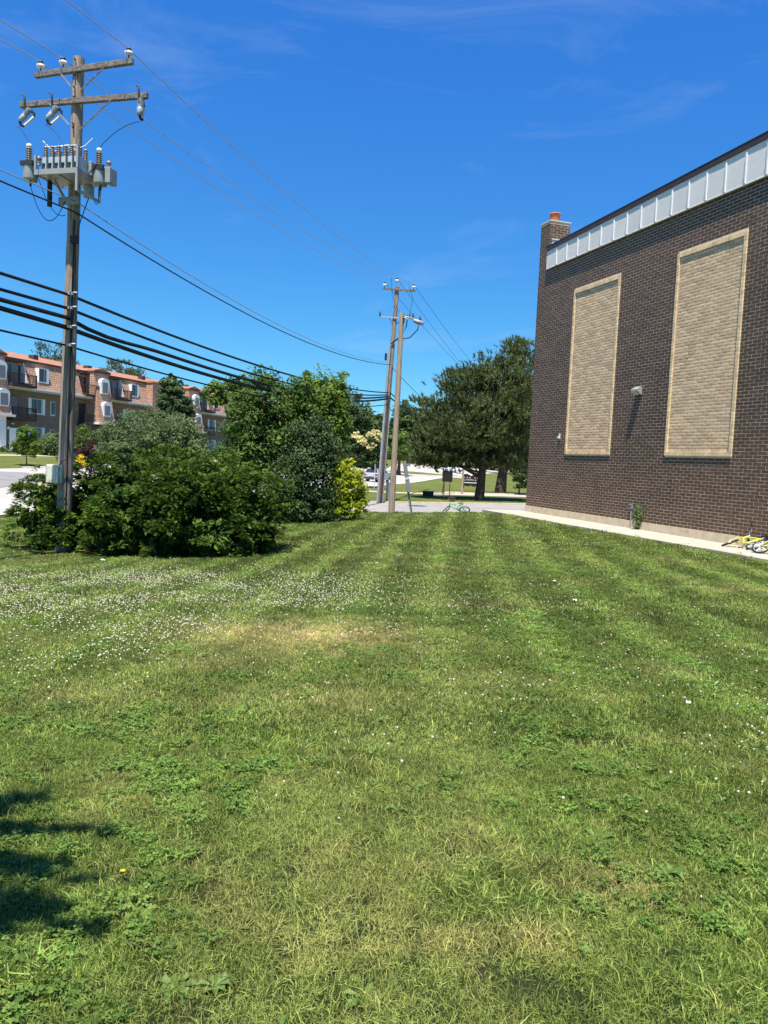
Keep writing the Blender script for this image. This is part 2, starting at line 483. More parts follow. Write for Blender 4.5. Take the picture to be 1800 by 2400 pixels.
def grid_sheet(name, xs, ys, mat, dz=0.0, kind='structure'):
    X, Y = np.meshgrid(xs, ys, indexing='ij')
    Z = H(X.ravel(), Y.ravel()) + dz
    V = np.c_[X.ravel(), Y.ravel(), Z]
    nx, ny = len(xs), len(ys)
    i, j = np.meshgrid(np.arange(nx - 1), np.arange(ny - 1), indexing='ij')
    a = (i * ny + j).ravel()
    F = np.c_[a, a + ny, a + ny + 1, a + 1]
    o = link(name, np_mesh(name, V, F, smooth=True), mat)
    return tag(o, kind=kind)

def densify(pl, step):
    out = []
    for a, b in zip(pl[:-1], pl[1:]):
        n = max(1, int((Vector(b) - Vector(a)).length / step))
        out += [tuple(Vector(a).lerp(Vector(b), k / n)) for k in range(n)]
    return out + [tuple(pl[-1])]

def ribbon(name, left, right, mat, dz, n=80, m=10, kind='structure', thick=0.0, parent=None, ground=H):
    """sheet draped on the ground between two polylines"""
    def res(pl, n):
        p = np.array(pl, float); s = np.r_[0, np.cumsum(np.hypot(*np.diff(p, axis=0).T))]
        t = np.linspace(0, s[-1], n)
        return np.c_[np.interp(t, s, p[:, 0]), np.interp(t, s, p[:, 1])]
    A, B = res(left, n), res(right, n)
    t = np.linspace(0, 1, m)[None, :, None]
    Q = A[:, None] * (1 - t) + B[:, None] * t
    X, Y = Q[..., 0].ravel(), Q[..., 1].ravel()
    Z = ground(X, Y) + dz
    V = np.c_[X, Y, Z]
    i, j = np.meshgrid(np.arange(n - 1), np.arange(m - 1), indexing='ij')
    a = (i * m + j).ravel()
    F = np.c_[a, a + m, a + m + 1, a + 1]
    if thick:
        V = np.r_[V, V - [0, 0, thick]]
        k = n * m
        e = [(q, q + 1) for q in range(m - 1)] + [((n - 1) * m + q + 1, (n - 1) * m + q) for q in range(m - 1)]
        e += [((q + 1) * m, q * m) for q in range(n - 1)] + [(q * m + m - 1, (q + 1) * m + m - 1) for q in range(n - 1)]
        F = np.r_[F, np.array([(p, q, q + k, p + k) for p, q in e])]
    o = link(name, np_mesh(name, V, F), mat, parent)
    if kind: tag(o, kind=kind)
    return o

def offset_line(pl, d):
    p = np.array(pl, float)
    t = np.gradient(p, axis=0); t /= np.linalg.norm(t, axis=1)[:, None]
    return [tuple(q) for q in p + np.c_[t[:, 1], -t[:, 0]] * d]      # to the right of travel

def lawn_colors():
    m = bpy.data.materials.new('lawn_ground'); m.use_nodes = True
    N, L = m.node_tree.nodes, m.node_tree.links
    b = N['Principled BSDF']; b.inputs['Roughness'].default_value = 1; b.inputs['Specular IOR Level'].default_value = 0.05
    t = N.new('ShaderNodeTexCoord')
    def noise(sc, det=6):
        n = N.new('ShaderNodeTexNoise'); n.inputs['Scale'].default_value = sc; n.inputs['Detail'].default_value = det; n.inputs['Roughness'].default_value = .65
        L.new(t.outputs['Object'], n.inputs['Vector']); return n
    n1, n2, n3 = noise(0.22), noise(9, 8), noise(1.1)
    r = N.new('ShaderNodeValToRGB')
    e = r.color_ramp.elements
    e[0].position, e[0].color = .3, (.068, .095, .024, 1)
    e[1].position, e[1].color = .72, (.17, .155, .06, 1)
    e.new(.5).color = (.105, .125, .034, 1)
    ad = N.new('ShaderNodeMixRGB'); ad.inputs[0].default_value = .45
    L.new(n1.outputs['Fac'], ad.inputs[1]); L.new(n3.outputs['Fac'], ad.inputs[2])
    L.new(ad.outputs[0], r.inputs[0])
    mr = N.new('ShaderNodeMapRange'); mr.inputs['From Min'].default_value = .3; mr.inputs['From Max'].default_value = .7
    mr.inputs['To Min'].default_value = .62; mr.inputs['To Max'].default_value = 1.38
    L.new(n2.outputs['Fac'], mr.inputs['Value'])
    h = N.new('ShaderNodeHueSaturation'); L.new(mr.outputs[0], h.inputs['Value']); L.new(r.outputs[0], h.inputs['Color'])
    at_ = N.new('ShaderNodeAttribute'); at_.attribute_name = 'turf'
    mt = N.new('ShaderNodeMixRGB'); mt.inputs[2].default_value = (.026, .034, .012, 1)
    L.new(at_.outputs['Fac'], mt.inputs[0]); L.new(h.outputs[0], mt.inputs[1])
    ao = N.new('ShaderNodeAttribute'); ao.attribute_name = 'bare'
    mo = N.new('ShaderNodeMixRGB'); mo.inputs[2].default_value = (.085, .072, .045, 1)
    L.new(ao.outputs['Fac'], mo.inputs[0]); L.new(mt.outputs[0], mo.inputs[1])
    L.new(mo.outputs[0], b.inputs['Base Color'])
    bp = N.new('ShaderNodeBump'); bp.inputs['Strength'].default_value = .9; bp.inputs['Distance'].default_value = .05
    nb = noise(30, 4)
    L.new(nb.outputs['Fac'], bp.inputs['Height']); L.new(bp.outputs[0], b.inputs['Normal'])
    return m
M['lawn'] = lawn_colors()

def axis_steps(a, b, lo, hi, step):
    out = list(np.arange(a, b + 1e-6, step))
    s, x = step, b
    while x < hi: s *= 1.25; x += s; out.append(x)
    s, x = step, a
    while x > lo: s *= 1.25; x -= s; out.insert(0, x)
    return np.array(out)
ground = grid_sheet('ground', axis_steps(-45, 30, -900, 900, .45), axis_steps(-6, 130, -300, 1500, .45), M['lawn'])

# roads, drives, walks
RN = [(-25, -26), (-13.3, 26.5), (-2.1, 74), (6.1, 111), (19, 165), (40, 230), (75, 310)]      # near edge of the road
RF = [(-43, -20), (-31.4, 26), (-24.8, 53), (-12.2, 104), (-3, 150), (9, 190), (28, 250), (62, 325)]
ribbon('road', RF, RN, M['road'], .02, 160, 14)
ribbon('kerb', offset_line(densify(RN, 6), 0.0), offset_line(densify(RN, 6), .32), M['kerb'], .07, 260, 3, thick=.08)
ribbon('kerb', offset_line(densify(RF[2:], 6), -.32), offset_line(densify(RF[2:], 6), 0), M['kerb'], .07, 220, 3, thick=.08)
mid_l = [tuple(Vector(a).lerp(Vector(b), .49)) for a, b in zip(densify(RF, 4)[:70], densify(RN, 4)[:70])]
ribbon('road_marking', offset_line(mid_l, -.06), offset_line(mid_l, .06), M['line_y'], .026, 160, 2)
ribbon('road_marking', offset_line(mid_l, .18), offset_line(mid_l, .30), M['line_y'], .026, 160, 2)
lane = [tuple(Vector(a).lerp(Vector(b), .74)) for a, b in zip(densify(RF, 4)[:70], densify(RN, 4)[:70])]
for k in range(4, 60, 4):
    seg = lane[k:k + 2]
    ribbon('road_marking', offset_line(seg, -.06), offset_line(seg, .06), M['line_w'], .026, 4, 2)
def g2(px, py):
    p = gp(px, py); return (p.x, p.y)
# mouth of the side street, in darker asphalt, and its walk
ribbon('side_street', [g2(-260, 1096), g2(60, 1108), g2(112, 1122)], [g2(-260, 1150), g2(0, 1145), g2(104, 1130)], M['asphalt'], .028, 30, 12)
fw = offset_line(densify(RF[2:6], 5), -9.5)
ribbon('sidewalk', [(p[0] - 1.0, p[1]) for p in fw], [(p[0] + .8, p[1]) for p in fw], M['walk'], .025, 80, 3)
# entrance drive crossing behind the lawn
DN = [(-9.0, 40.4), (-2, 39.4), (2.5, 38.9), (8, 38.6), (30, 37.0)]
DF = [(-7.5, 47.0), (-.8, 48.0), (5.7, 51.4), (10, 53.4), (34, 60)]
ribbon('driveway', DN, DF, M['drive'], .02, 60, 8)
ribbon('kerb', offset_line(densify(DF, 3), -.28), offset_line(densify(DF, 3), 0), M['kerb_y'], .085, 60, 3, thick=.1)
S2N = [(-4.5, 61.5), (2.5, 63.0), (5.5, 64.0), (40, 70)]
S2F = [(-5.3, 64.0), (2.5, 66.0), (5.5, 70.5), (42, 78)]
ribbon('path', S2N, S2F, M['walk'], .022, 50, 4)
ribbon('kerb', offset_line(densify(S2F[2:], 3), -.25), offset_line(densify(S2F[2:], 3), 0), M['kerb_y'], .12, 40, 3, thick=.12)
mh = gp(977, 1187)
manhole = thing('manhole_cover', mh + Vector((0, 0, .03)), 'dark round iron manhole cover set in the pale driveway', 'manhole cover')
MB().lathe((0, 0, 0), [(0, .012), (.5, .012), (.55, .0), (.55, -.03)], 24, smooth=False).build('lid', M['dark_metal'], manhole)
MB().lathe((0, 0, 0), [(.56, -.03), (.56, .016), (.66, .012), (.66, -.03)], 24, smooth=False).build('rim', M['galv'], manhole)

# ---------------------------------------------------------------- brown brick building
ang = math.atan2(ED.y, ED.x)
BL = 20.0                                             # length of wall built (the photo shows 13.5 m)
bld = thing('brick_building', EC, 'tall dark brown brick building with two blind buff brick windows and grey fascia', 'building', rotz=ang)
BW = Matrix.Translation(EC) @ Matrix.Rotation(ang, 4, 'Z')
BWi = BW.inverted()
def wall_xz(px, py, off=0.0):
    """photo pixel -> (x, z) on the wall plane, off metres in front of it"""
    o = BWi @ Vector((0, 0, CAMZ)); d = BWi.to_3x3() @ ray(px, py)
    t = (-off - o.y) / d.y
    p = o + d * t
    return p.x, p.z
Z0, ZT = .26, 10.20
WINS = [(2.98, 5.98, 2.53, 8.95), (9.02, 11.95, 2.53, 8.95)]
mb = MB()
mb.b2((0.002, .0006, -.8), (BL, .35, 11.0))
mb.b2((0.002, .36, -.8), (.35, 16, 11.0))
mb.b2((BL - .3, .36, -.8), (BL, 16, 11.0)); mb.b2((.36, 15.7, -.8), (BL - .31, 16, 11.0))
mb.build('wall', M['mortar'], bld)
MB().b2((-.03, -.03, -.9), (BL, .0002, Z0)).build('footing', M['concrete'], bld)
MB().b2((.3, .3, 11.003), (BL, 15.9, 11.10)).build('roof', M['asphalt'], bld)
# bricks
CH, BLN, JT = .1008, .327, .0135
def brick_box(x0, x1, z0, z1, d, back=.02):
    return [(x0, -d, z0), (x1, -d, z0), (x1, -d, z1), (x0, -d, z1), (x0, back, z0), (x1, back, z0), (x1, back, z1), (x0, back, z1)]
BF = [(0, 1, 2, 3), (1, 5, 6, 2), (0, 3, 7, 4), (3, 2, 6, 7), (0, 4, 5, 1)]
def unit_brick(name, w, h, tint, mat, rough=False, seed=0):
    me = bpy.data.meshes.new(name)
    r = random.Random(seed)
    if not rough:
        v = brick_box(0, w, 0, h, 0.0)
        me.from_pydata(v, [], BF)
    else:                                            # split face: a 5 x 3 front grid with uneven relief
        v, f = [], []
        for j in range(3):
            for i in range(5):
                e = i in (0, 4) or j in (0, 2)
                v.append((w * i / 4, -(0.0 if e else .001 + .003 * r.random()) , h * j / 2))
        for j in range(2):
            for i in range(4):
                a = j * 5 + i; f.append((a, a + 1, a + 6, a + 5))
        b = len(v)
        v += [(0, .03, 0), (w, .03, 0), (w, .03, h), (0, .03, h)]
        f += [(4, b + 1, b + 2, 14, 9), (0, 5, 10, b + 3, b), (10, 11, 12, 13, 14, b + 2, b + 3), (0, b, b + 1, 4, 3, 2, 1)]
        me.from_pydata(v, [], f)
    a = me.attributes.new('tint', 'FLOAT', 'FACE')
    a.data.foreach_set('value', [tint] * len(me.polygons))
    me.materials.append(mat)
    return me
UB = [unit_brick('brick', BLN - JT, CH - JT, .08 + .84 * k / 11, M['brick']) for k in range(12)]
spots = []
ci = 0
z = Z0 + .004
while z + CH < 10.28:
    x = -(BLN / 2 if ci % 2 else 0) + .0
    # runs of third-bond as in the photo: alternate offset drifts a little
    x -= random.uniform(0, .01)
    x0 = x
    while x0 < BL:
        a, b = max(x0, 0.0), min(x0 + BLN - JT, BL)
        segs = [(a, b)]
        for (wx0, wx1, wz0, wz1) in WINS:
            if z + CH > wz0 - .0 and z < wz1 - .0:
                ns = []
                for (p, q) in segs:
                    if q <= wx0 or p >= wx1: ns.append((p, q)); continue
                    if p < wx0: ns.append((p, wx0 - .006))
                    if q > wx1: ns.append((wx1 + .006, q))
                segs = ns
        for (p, q) in segs:
            if q - p > .03: spots.append((p, q, z, random.uniform(.0004, .0020)))
        x0 += BLN
    z += CH; ci += 1
# chimney pier, flush with the wall: its own courses above the fascia foot
cx1 = .76
zz = z
while zz + CH < 12.22:
    x0 = -(BLN / 2 if ci % 2 else 0)
    while x0 < cx1:
        a, b = max(x0, 0), min(x0 + BLN - JT, cx1)
        if b - a > .03: spots.append((a, b, zz, random.uniform(.0004, .0020)))
        x0 += BLN
    zz += CH; ci += 1
# the 300 bricks that show largest become objects, the rest one mesh
P = np.array([BW @ Vector(((s[0] + s[1]) / 2, -.005, s[2] + CH / 2)) for s in spots])
qx, qy, qd = proj(P)
vis = (qx > 10) & (qx < 1790) & (qy > 10) & (qd > 0)
full = np.array([abs((s[1] - s[0]) - (BLN - JT)) < .002 for s in spots])
order = np.argsort(np.where(vis & full, np.linalg.norm(P - [0, 0, CAMZ], axis=1), 1e9))[:300]
single = set(int(i) for i in order)
V, F, T = [], [], []
for i, (a, b, zc, d) in enumerate(spots):
    tn = min(1, max(0, .62 * random.random() ** 1.3 + 1.1 * (float(fbm(a * .55, zc * .45, 3)) - .38) + .22 * max(0, 1 - zc / 1.3)))
    if i in single:
        o = link('brick', UB[min(11, int(tn * 12))], None, bld, (a, -d, zc))
        continue
    k = len(V)
    V += brick_box(a, b, zc, zc + CH - JT, d)
    F += [tuple(k + q for q in f) for f in BF]
    T += [tn] * 5
# chimney's right-hand return
CHD = .95
zc = z
while zc + CH < 12.22:
    yy = .02 + (BLN / 2 if ci % 2 else 0) - BLN / 2
    while yy < CHD:
        a, b = max(yy, .0), min(yy + BLN - JT, CHD)
        if b - a > .03:
            k = len(V); d = random.uniform(.0004, .002)
            V += [(cx1 + d, a, zc), (cx1 + d, b, zc), (cx1 + d, b, zc + CH - JT), (cx1 + d, a, zc + CH - JT),
                  (cx1 - .02, a, zc), (cx1 - .02, b, zc), (cx1 - .02, b, zc + CH - JT), (cx1 - .02, a, zc + CH - JT)]
            F += [tuple(k + q for q in f) for f in BF]; T += [random.random() ** 1.3] * 5
        yy += BLN
    zc += CH; ci += 1
me = np_mesh('bricks', V, F, {'tint': ('FACE', T)})
tag(link('bricks', me, M['brick'], bld), kind='stuff')
chm = MB().b2((.0025, .0012, 10.4), (cx1 - .001, CHD - .012, 12.24)).build('chimney', M['mortar'], bld)
MB().b2((-.03, -.03, 12.243), (cx1 + .03, CHD + .03, 12.295)).build('chimney_cap', M['stone'], chm, bevel=.01)
MB().lathe((.36, .42, 12.32), [(.225, -.03), (.225, .33), (.24, .345), (.24, .385), (.185, .39), (.185, .05)], 20).build('flue_pot', M['clay'], chm)
fl = MB(); fl.b2((cx1 + .011, .1, 11.0), (cx1 + .04, CHD, 11.48)); fl.b2((cx1 + .011, .08, 11.483), (cx1 + .075, CHD + .02, 11.52))
fl.build('flashing', M['flash'], chm)

# blind windows: buff brick infill inside a proud brick border
UP = [unit_brick('pale_brick', .327 - .012, CH - .012, .1 + .8 * k / 9, M['pale_brick'], True, k) for k in range(10)]
for wi, (x0, x1, z0, z1) in enumerate(WINS):
    w = MB().b2((x0 + .01, -.004, z0 + .01), (x1 - .01, .0003, z1 - .01)).build('blind_window', M['dark_joint'], bld)
    ms = MB()
    BWD, PJ = .105, .047
    # border bricks: rowlocks up the sides, a course along head and sill
    VV, FF, TT = [], [], []
    def cube(a, b):
        k = len(VV)
        (ax, ay, az), (bx, by, bz) = a, b
        VV.extend([(ax, ay, az), (bx, ay, az), (bx, ay, bz), (ax, ay, bz), (ax, by, az), (bx, by, az), (bx, by, bz), (ax, by, bz)])
        FF.extend([tuple(k + q for q in f) for f in BF]); TT.extend([random.random()] * 5)
    trims = []
    zz = z0
    while zz < z1 - .02:
        for xa in (x0, x1 - BWD):
            trims.append((xa, zz, BWD, min(CH - .008, z1 - zz)))
        zz += CH
    xx = x0 + BWD + .008
    while xx < x1 - BWD - .03:
        wdt = min(.092, x1 - BWD - .008 - xx)
        trims.append((xx, z0, wdt, .12)); trims.append((xx, z1 - .13, wdt, .13))
        xx += .10
    for (xa, za, wd, ht) in trims:
        cube((xa, -PJ - random.uniform(0, .004), za), (xa + wd, -.003, za + ht))
    tme = np_mesh('border', VV, FF, {'tint': ('FACE', TT)})
    tb = link('border', tme, M['buff_trim'], w)
    jb = MB()
    jb.b2((x0 + .004, -PJ + .006, z0 + .004), (x0 + BWD - .004, -.0045, z1 - .004)); jb.b2((x1 - BWD + .004, -PJ + .006, z0 + .004), (x1 - .004, -.0045, z1 - .004))
    jb.b2((x0 + BWD, -PJ + .006, z0 + .004), (x1 - BWD, -.0045, z0 + .116)); jb.b2((x0 + BWD, -PJ + .006, z1 - .126), (x1 - BWD, -.0045, z1 - .004))
    jb.build('border_joint', M['mortar'], w)
    zz, r = z0 + .124, 0
    inner = []
    while zz < z1 - .135:
        xx = x0 + BWD + .004 - (.16 if r % 2 else 0)
        while xx < x1 - BWD - .01:
            a, b = max(xx, x0 + BWD + .004), min(xx + .315, x1 - BWD - .004)
            if b - a > .02: inner.append((a, b, zz, min(CH - .012, z1 - .132 - zz)))
            xx += .327
        zz += CH; r += 1
    if wi == 1:
        dist = [(abs(b - a - .315) > .003, (BW @ Vector((a, 0, zc)) - Vector((0, 0, CAMZ))).length, i) for i, (a, b, zc, h) in enumerate(inner)]
        sel = set(i for _, _, i in sorted(dist)[:300])
    else:
        sel = set()
    VV, FF, TT = [], [], []
    for i, (a, b, zc, h) in enumerate(inner):
        if i in sel:
            link('pale_brick', random.choice(UP), None, w, (a, -.0065 - random.uniform(0, .003), zc))
        else:
            me_ = random.choice(UP); k = len(VV)
            sx, sz, dy = (b - a) / .315, h / (CH - .012), -.0065 - random.uniform(0, .003)
            VV += [(a + v.co.x * sx, v.co.y + dy, zc + v.co.z * sz) for v in me_.vertices]
            tn = random.random()
            for p in me_.polygons:
                vs = list(p.vertices)
                for q in range(1, len(vs) - 1):
                    FF.append((k + vs[0], k + vs[q], k + vs[q + 1])); TT.append(tn)
    o = link('pale_bricks', np_mesh('pale_bricks', VV, FF, {'tint': ('FACE', TT)}), M['pale_brick'], w)
    tag(o, kind='stuff')

# fascia: panels, ribs, coping, soffit
PJF, ZB, ZC, FX0 = .085, 10.24, 11.04, .79
MB().b2((FX0, -PJF + .016, ZB + .008), (BL, -.003, ZB + .045)).build('soffit', M['dark_metal'], bld)
MB().b2((FX0, -PJF + .017, ZB + .05), (BL, -.003, 10.95)).build('fascia_backing', M['dark_metal'], bld)
def zc_(x): return 10.965 + .0232 * x                # the roof edge rises a little towards the camera
def slope_bar(m, y0, y1, d0, d1):
    m.prism([(FX0 - .04, y0, zc_(FX0) + d0), (BL, y0, zc_(BL) + d0), (BL, y0, zc_(BL) + d1), (FX0 - .04, y0, zc_(FX0) + d1)], (0, y1 - y0, 0))
cp = MB(); slope_bar(cp, -PJF - .045, .5, -.01, .165); slope_bar(cp, -PJF - .055, .52, .168, .19)
cp.build('coping', M['coping'], bld)
px_ = FX0
while px_ < BL:
    w = min(.785, BL - px_)
    h0, h1 = zc_(px_) - ZB - .02, zc_(px_ + w) - ZB - .02
    dy = random.uniform(-.003, .003); wv2 = random.uniform(-.004, .004)
    MB().prism([(0, -.012 + wv2, 0), (w - .006, -.012 - wv2, 0), (w - .006, -.012 + wv2, h1), (0, -.012 - wv2, h0)], (0, .027, 0)).build('fascia_panel', M['panel'], bld, (px_ + .003, -PJF + dy, ZB + .005))
    if w > .7:
        h = zc_(px_ + w) - ZB
        rb = MB(); rb.prism([(-.024, -.0125, .03), (-.024, -.045, .03), (-.024, -.045, h - .2), (-.024, -.016, h - .015), (-.024, -.0125, h - .015)], (.048, 0, 0)); rb.b2((-.038, -.0165, .03), (.038, -.0162, h - .03))
        rb.build('fascia_rib', M['rib'], bld, (px_ + w, -PJF, ZB))
    px_ += w
MB().b2((FX0 - .02, -PJF - .03, ZB - .012), (BL, -PJF + .02, ZB + .003)).build('drip_edge', M['rib'], bld)
MB().b2((FX0 - .015, -PJF - .014, ZB), (FX0 - .001, -.003, 10.95)).build('end_plate', M['panel'], bld)

# wall lamp
lx, lz = wall_xz(1492, 916, .14)
lamp = thing('wall_lamp', BW @ Vector((lx, -.012, lz)), 'grey wedge shaped lamp with dirty lens fixed to the wall between blind windows', 'lamp', rotz=ang)
lamp.scale = (.85, .9, .85)
hw = .165
def sec(x): return [(x, 0, -.155), (x, 0, .15), (x, -.10, .17), (x, -.30, .05), (x, -.29, .02), (x, -.055, -.155)]
a_, b_ = sec(-hw), sec(hw)
hm = MB(); hm.add([*a_, *b_], [(0, 1, 2, 3, 4, 5), (11, 10, 9, 8, 7, 6)] + [(i, i + 6, (i + 1) % 6 + 6, (i + 1) % 6) for i in (0, 1, 2, 3, 5)])
hm.build('housing', M['grey_metal'], lamp, bevel=.006)
MB().prism([(-hw + .02, -.294, .025), (-hw + .02, -.07, -.15), (-hw + .02, -.17, -.165), (-hw + .02, -.30, -.02)], (2 * hw - .04, 0, 0)).build('lens', M['lens'], lamp)
# electric outlet with conduit, hose bib, weed
ox, oz = wall_xz(1479, 1187, .05)
ob = thing('outlet_box', BW @ Vector((ox, -.01, 0)), 'small grey outlet box on a conduit low on the brown wall beside a weed', 'electrical box', rotz=ang)
MB().b2((-.075, -.09, oz - .065), (.075, 0, oz + .065)).build('box', M['galv'], ob, bevel=.006)
MB().b2((-.085, -.115, oz + .066), (.085, 0, oz + .08)).build('cover', M['galv'], ob)
for s in (-.03, .03):
    MB().b2((s - .016, -.096, oz - .03), (s + .016, -.0905, oz + .03)).build('socket', M['black'], ob)
MB().tube([(.03, -.045, oz - .065), (.03, -.045, .0)], .018).build('conduit', M['galv'], ob)
vx, vz = wall_xz(1311, 1023, .04)
hb = thing('wall_vent', BW @ Vector((vx, -.01, vz)), 'tiny pale metal spout on the brown wall left of the farther blind window', 'vent', rotz=ang)
MB().b2((-.035, -.05, -.10), (.035, 0, .11)).build('plate', M['flash'], hb, bevel=.005)
MB().tube([(0, -.05, -.02), (0, -.12, -.06)], .022).build('spout', M['flash'], hb)

# walk along the wall, slab by slab
wk = thing('walk', EC + Vector((0, 0, 0)), None, None, rotz=ang)
tag(wk, kind='structure')
wx = -.6
while wx < BL:
    L_ = 1.52
    s = MB().b2((wx + .006, -1.80 + random.uniform(-.012, .012), -.32), (wx + L_ - .006, -.034, random.uniform(-.004, .006)))
    o = s.build('slab', M['walk'], wk, bevel=.012)
    wx += L_

# ---------------------------------------------------------------- utility poles
ARMD = Vector((.973, -.232, 0))
def insulator(mb_pin, mb_skirt, c, s=1.0):
    c = Vector(c)
    mb_pin.tube([c, c + Vector((0, 0, .13 * s))], .012 * s, 6)
    mb_skirt.lathe(c + Vector((0, 0, .09 * s)), [(.0, 0), (.08 * s, .0), (.095 * s, .025 * s), (.085 * s, .065 * s), (.05 * s, .085 * s), (.0, .09 * s)], 14)
LB, LT = at(147, 1291, 18), at(185, 136, 18)
LB.z = H1(LB.x, LB.y)
pole = thing('utility_pole', LB, 'tall weathered wooden utility pole rising out of the yew with two crossarms', 'utility pole')
lean = LT - LB
n = 26
pts = [lean * (k / n) for k in range(n + 1)]
pts = [pts[0] - Vector((0, 0, .3))] + pts[1:]
rad = [.175 - .055 * k / n + random.uniform(-.004, .004) for k in range(n + 1)]
MB().tube(pts, rad, 18).build('shaft', M['wood'], pole)
def on_pole(py):          # pole-local point of the pole axis at a photo row
    lo, hi = 0.0, 1.0
    for _ in range(40):
        m_ = (lo + hi) / 2
        y_ = proj(LB + lean * m_)[1][0]
        if y_ > py: lo = m_
        else: hi = m_
    return lean * lo
def span(pole_o, name, pxl, pyl, pxr, pyr, dl, dr, w=.095, h=.12, off=.2, mat=None):
    """crossarm through two photo points at given depths"""
    a, b = at(pxl, pyl, dl) - pole_o.location, at(pxr, pyr, dr) - pole_o.location
    o = MB().beam(a, b, w, h).build(name, mat or M['wood_arm'], pole_o, bevel=.008)
    return o, a, b
up_o, ua, ub = span(pole, 'crossarm', 83, 177, 312, 144, 18.1, 17.55, off=.2)
lo_o, la, lb = span(pole, 'crossarm', 48, 247, 346, 224, 18.15, 17.45)
PT = {}
for nm, t, arm in (('left', .055, 0), ('mid', .29, 0), ('right', .955, 0)):
    c = ua.lerp(ub, t) + Vector((0, 0, .06))
    pin, sk = MB(), MB()
    insulator(pin, sk, c)
    q = sk.build('insulator', M['porc_w'], up_o)
    pin.lathe(c + Vector((0, 0, .185)), [(.0, 0), (.055, 0), (.055, .05), (0, .05)], 10)
    pin.build('pin', M['dark_metal'], up_o)
    PT[nm] = LB + c + Vector((0, 0, .22))
br = lambda a, b, mt: MB().beam(a, b, .035, .012, up=(.2, 1, 0)).build('brace', mt, pole)  # left braces bright, right braces dark: sun and shade put into the material
br(ua.lerp(ub, .27) + Vector((0, -.08, -.05)), on_pole(210) + Vector((-.1, -.12, 0)), M['galv'])
br(ua.lerp(ub, .74) + Vector((0, -.08, -.05)), on_pole(218) + Vector((.1, -.12, 0)), M['wood_arm'])
br(la.lerp(lb, .25) + Vector((0, -.08, -.05)), on_pole(298) + Vector((-.12, -.12, 0)), M['galv'])
br(la.lerp(lb, .74) + Vector((0, -.08, -.05)), on_pole(308) + Vector((.12, -.12, 0)), M['wood_arm'])
bolts = MB()
for py in (148, 182, 212, 235, 297, 305):
    p = on_pole(py); bolts.tube([p + Vector((-.02, -.13, 0)), p + Vector((-.02, -.20, 0))], .018, 6)
bolts.build('bolt', M['dark_metal'], pole)
cond = MB()
cond.tube([on_pole(y) + Vector((.09, -.15 - .02 * math.sin(y * .05), 0)) for y in (520, 640, 760, 880, 1000, 1100, 1250)], .02, 6)
cond.tube([on_pole(y) + Vector((.125 + .03 * math.sin(y * .03), -.12, 0)) for y in (560, 640, 700, 760, 800, 860, 900, 940, 980, 1020, 1060)], .009, 5)
cond.build('ground_wire', M['cable'], pole)
# hook brackets on the lower arm and the fuse cutouts that hang from them
for i, (t, (px, py)) in enumerate(((.045, (88, 283)), (.265, (152, 276)), (.94, (340, 262)))):
    c = la.lerp(lb, t)
    MB().tube([c + Vector((0, -.06, -.16)), c + Vector((0, -.07, .1)), c + Vector((-.01, -.06, .17)), c + Vector((-.06, -.05, .21))], .022, 6).build('hook', M['dark_metal'], pole)
CUTL = ['fuse cutout tilted open on the far left of the lower crossarm', 'fuse cutout hanging just left of the pole under the lower crossarm', 'fuse cutout seen edge on under the right end of the lower crossarm']
cut_ends = []
for i, (t, tilt, yaw) in enumerate(((.045, R(38), R(8)), (.265, R(38), R(8)), (.94, R(8), R(80)))):
    c = LB + la.lerp(lb, t) + Vector((0, -.07, -.1))
    cu = thing('fuse_cutout', c, CUTL[i], 'fuse cutout', 'fuse cutouts hanging from the crossarm'); cu.scale = (.82,) * 3
    Mx = Matrix.Rotation(yaw, 3, 'Z') @ Matrix.Rotation(tilt, 3, 'Y')
    def T(p): return Mx @ Vector(p) + Vector((.03, 0, -.10))
    body = MB()
    ax = Mx @ Vector((0, 0, 1))
    prof = [(0, -.24)]
    for k in range(6):
        h = -.24 + k * .035; prof += [(.055, h), (.055, h + .012), (.095, h + .014), (.095, h + .022)]
    prof += [(.07, -.02), (.085, .0), (.075, .16), (.05, .2), (0, .2)]
    prof = [(r_, -h) for r_, h in prof]
    body.lathe(T((0.05, 0, -.1)), prof, 12, axis=ax)
    body.build('insulator', M['cutout'], cu)
    fm = MB()
    fm.tube([T((-.04, 0, .05)), T((0, 0, -.02))], .022, 6)
    fm.tube([T((.06, 0, .14)), T((.2, 0, .12)), T((.25, 0, .03))], .035, 6)
    fm.tube([T((.05, 0, -.30)), T((.13, 0, -.36)), T((.21, 0, -.33))], .04, 6)
    fm.build('bracket', M['black'], cu)
    MB().tube([T((.21, 0, -.31)), T((.25, 0, .05))], .036, 8).build('fuse_tube', M['porc_w'], cu)
    cut_ends.append(c + T((.06, 0, -.36)))
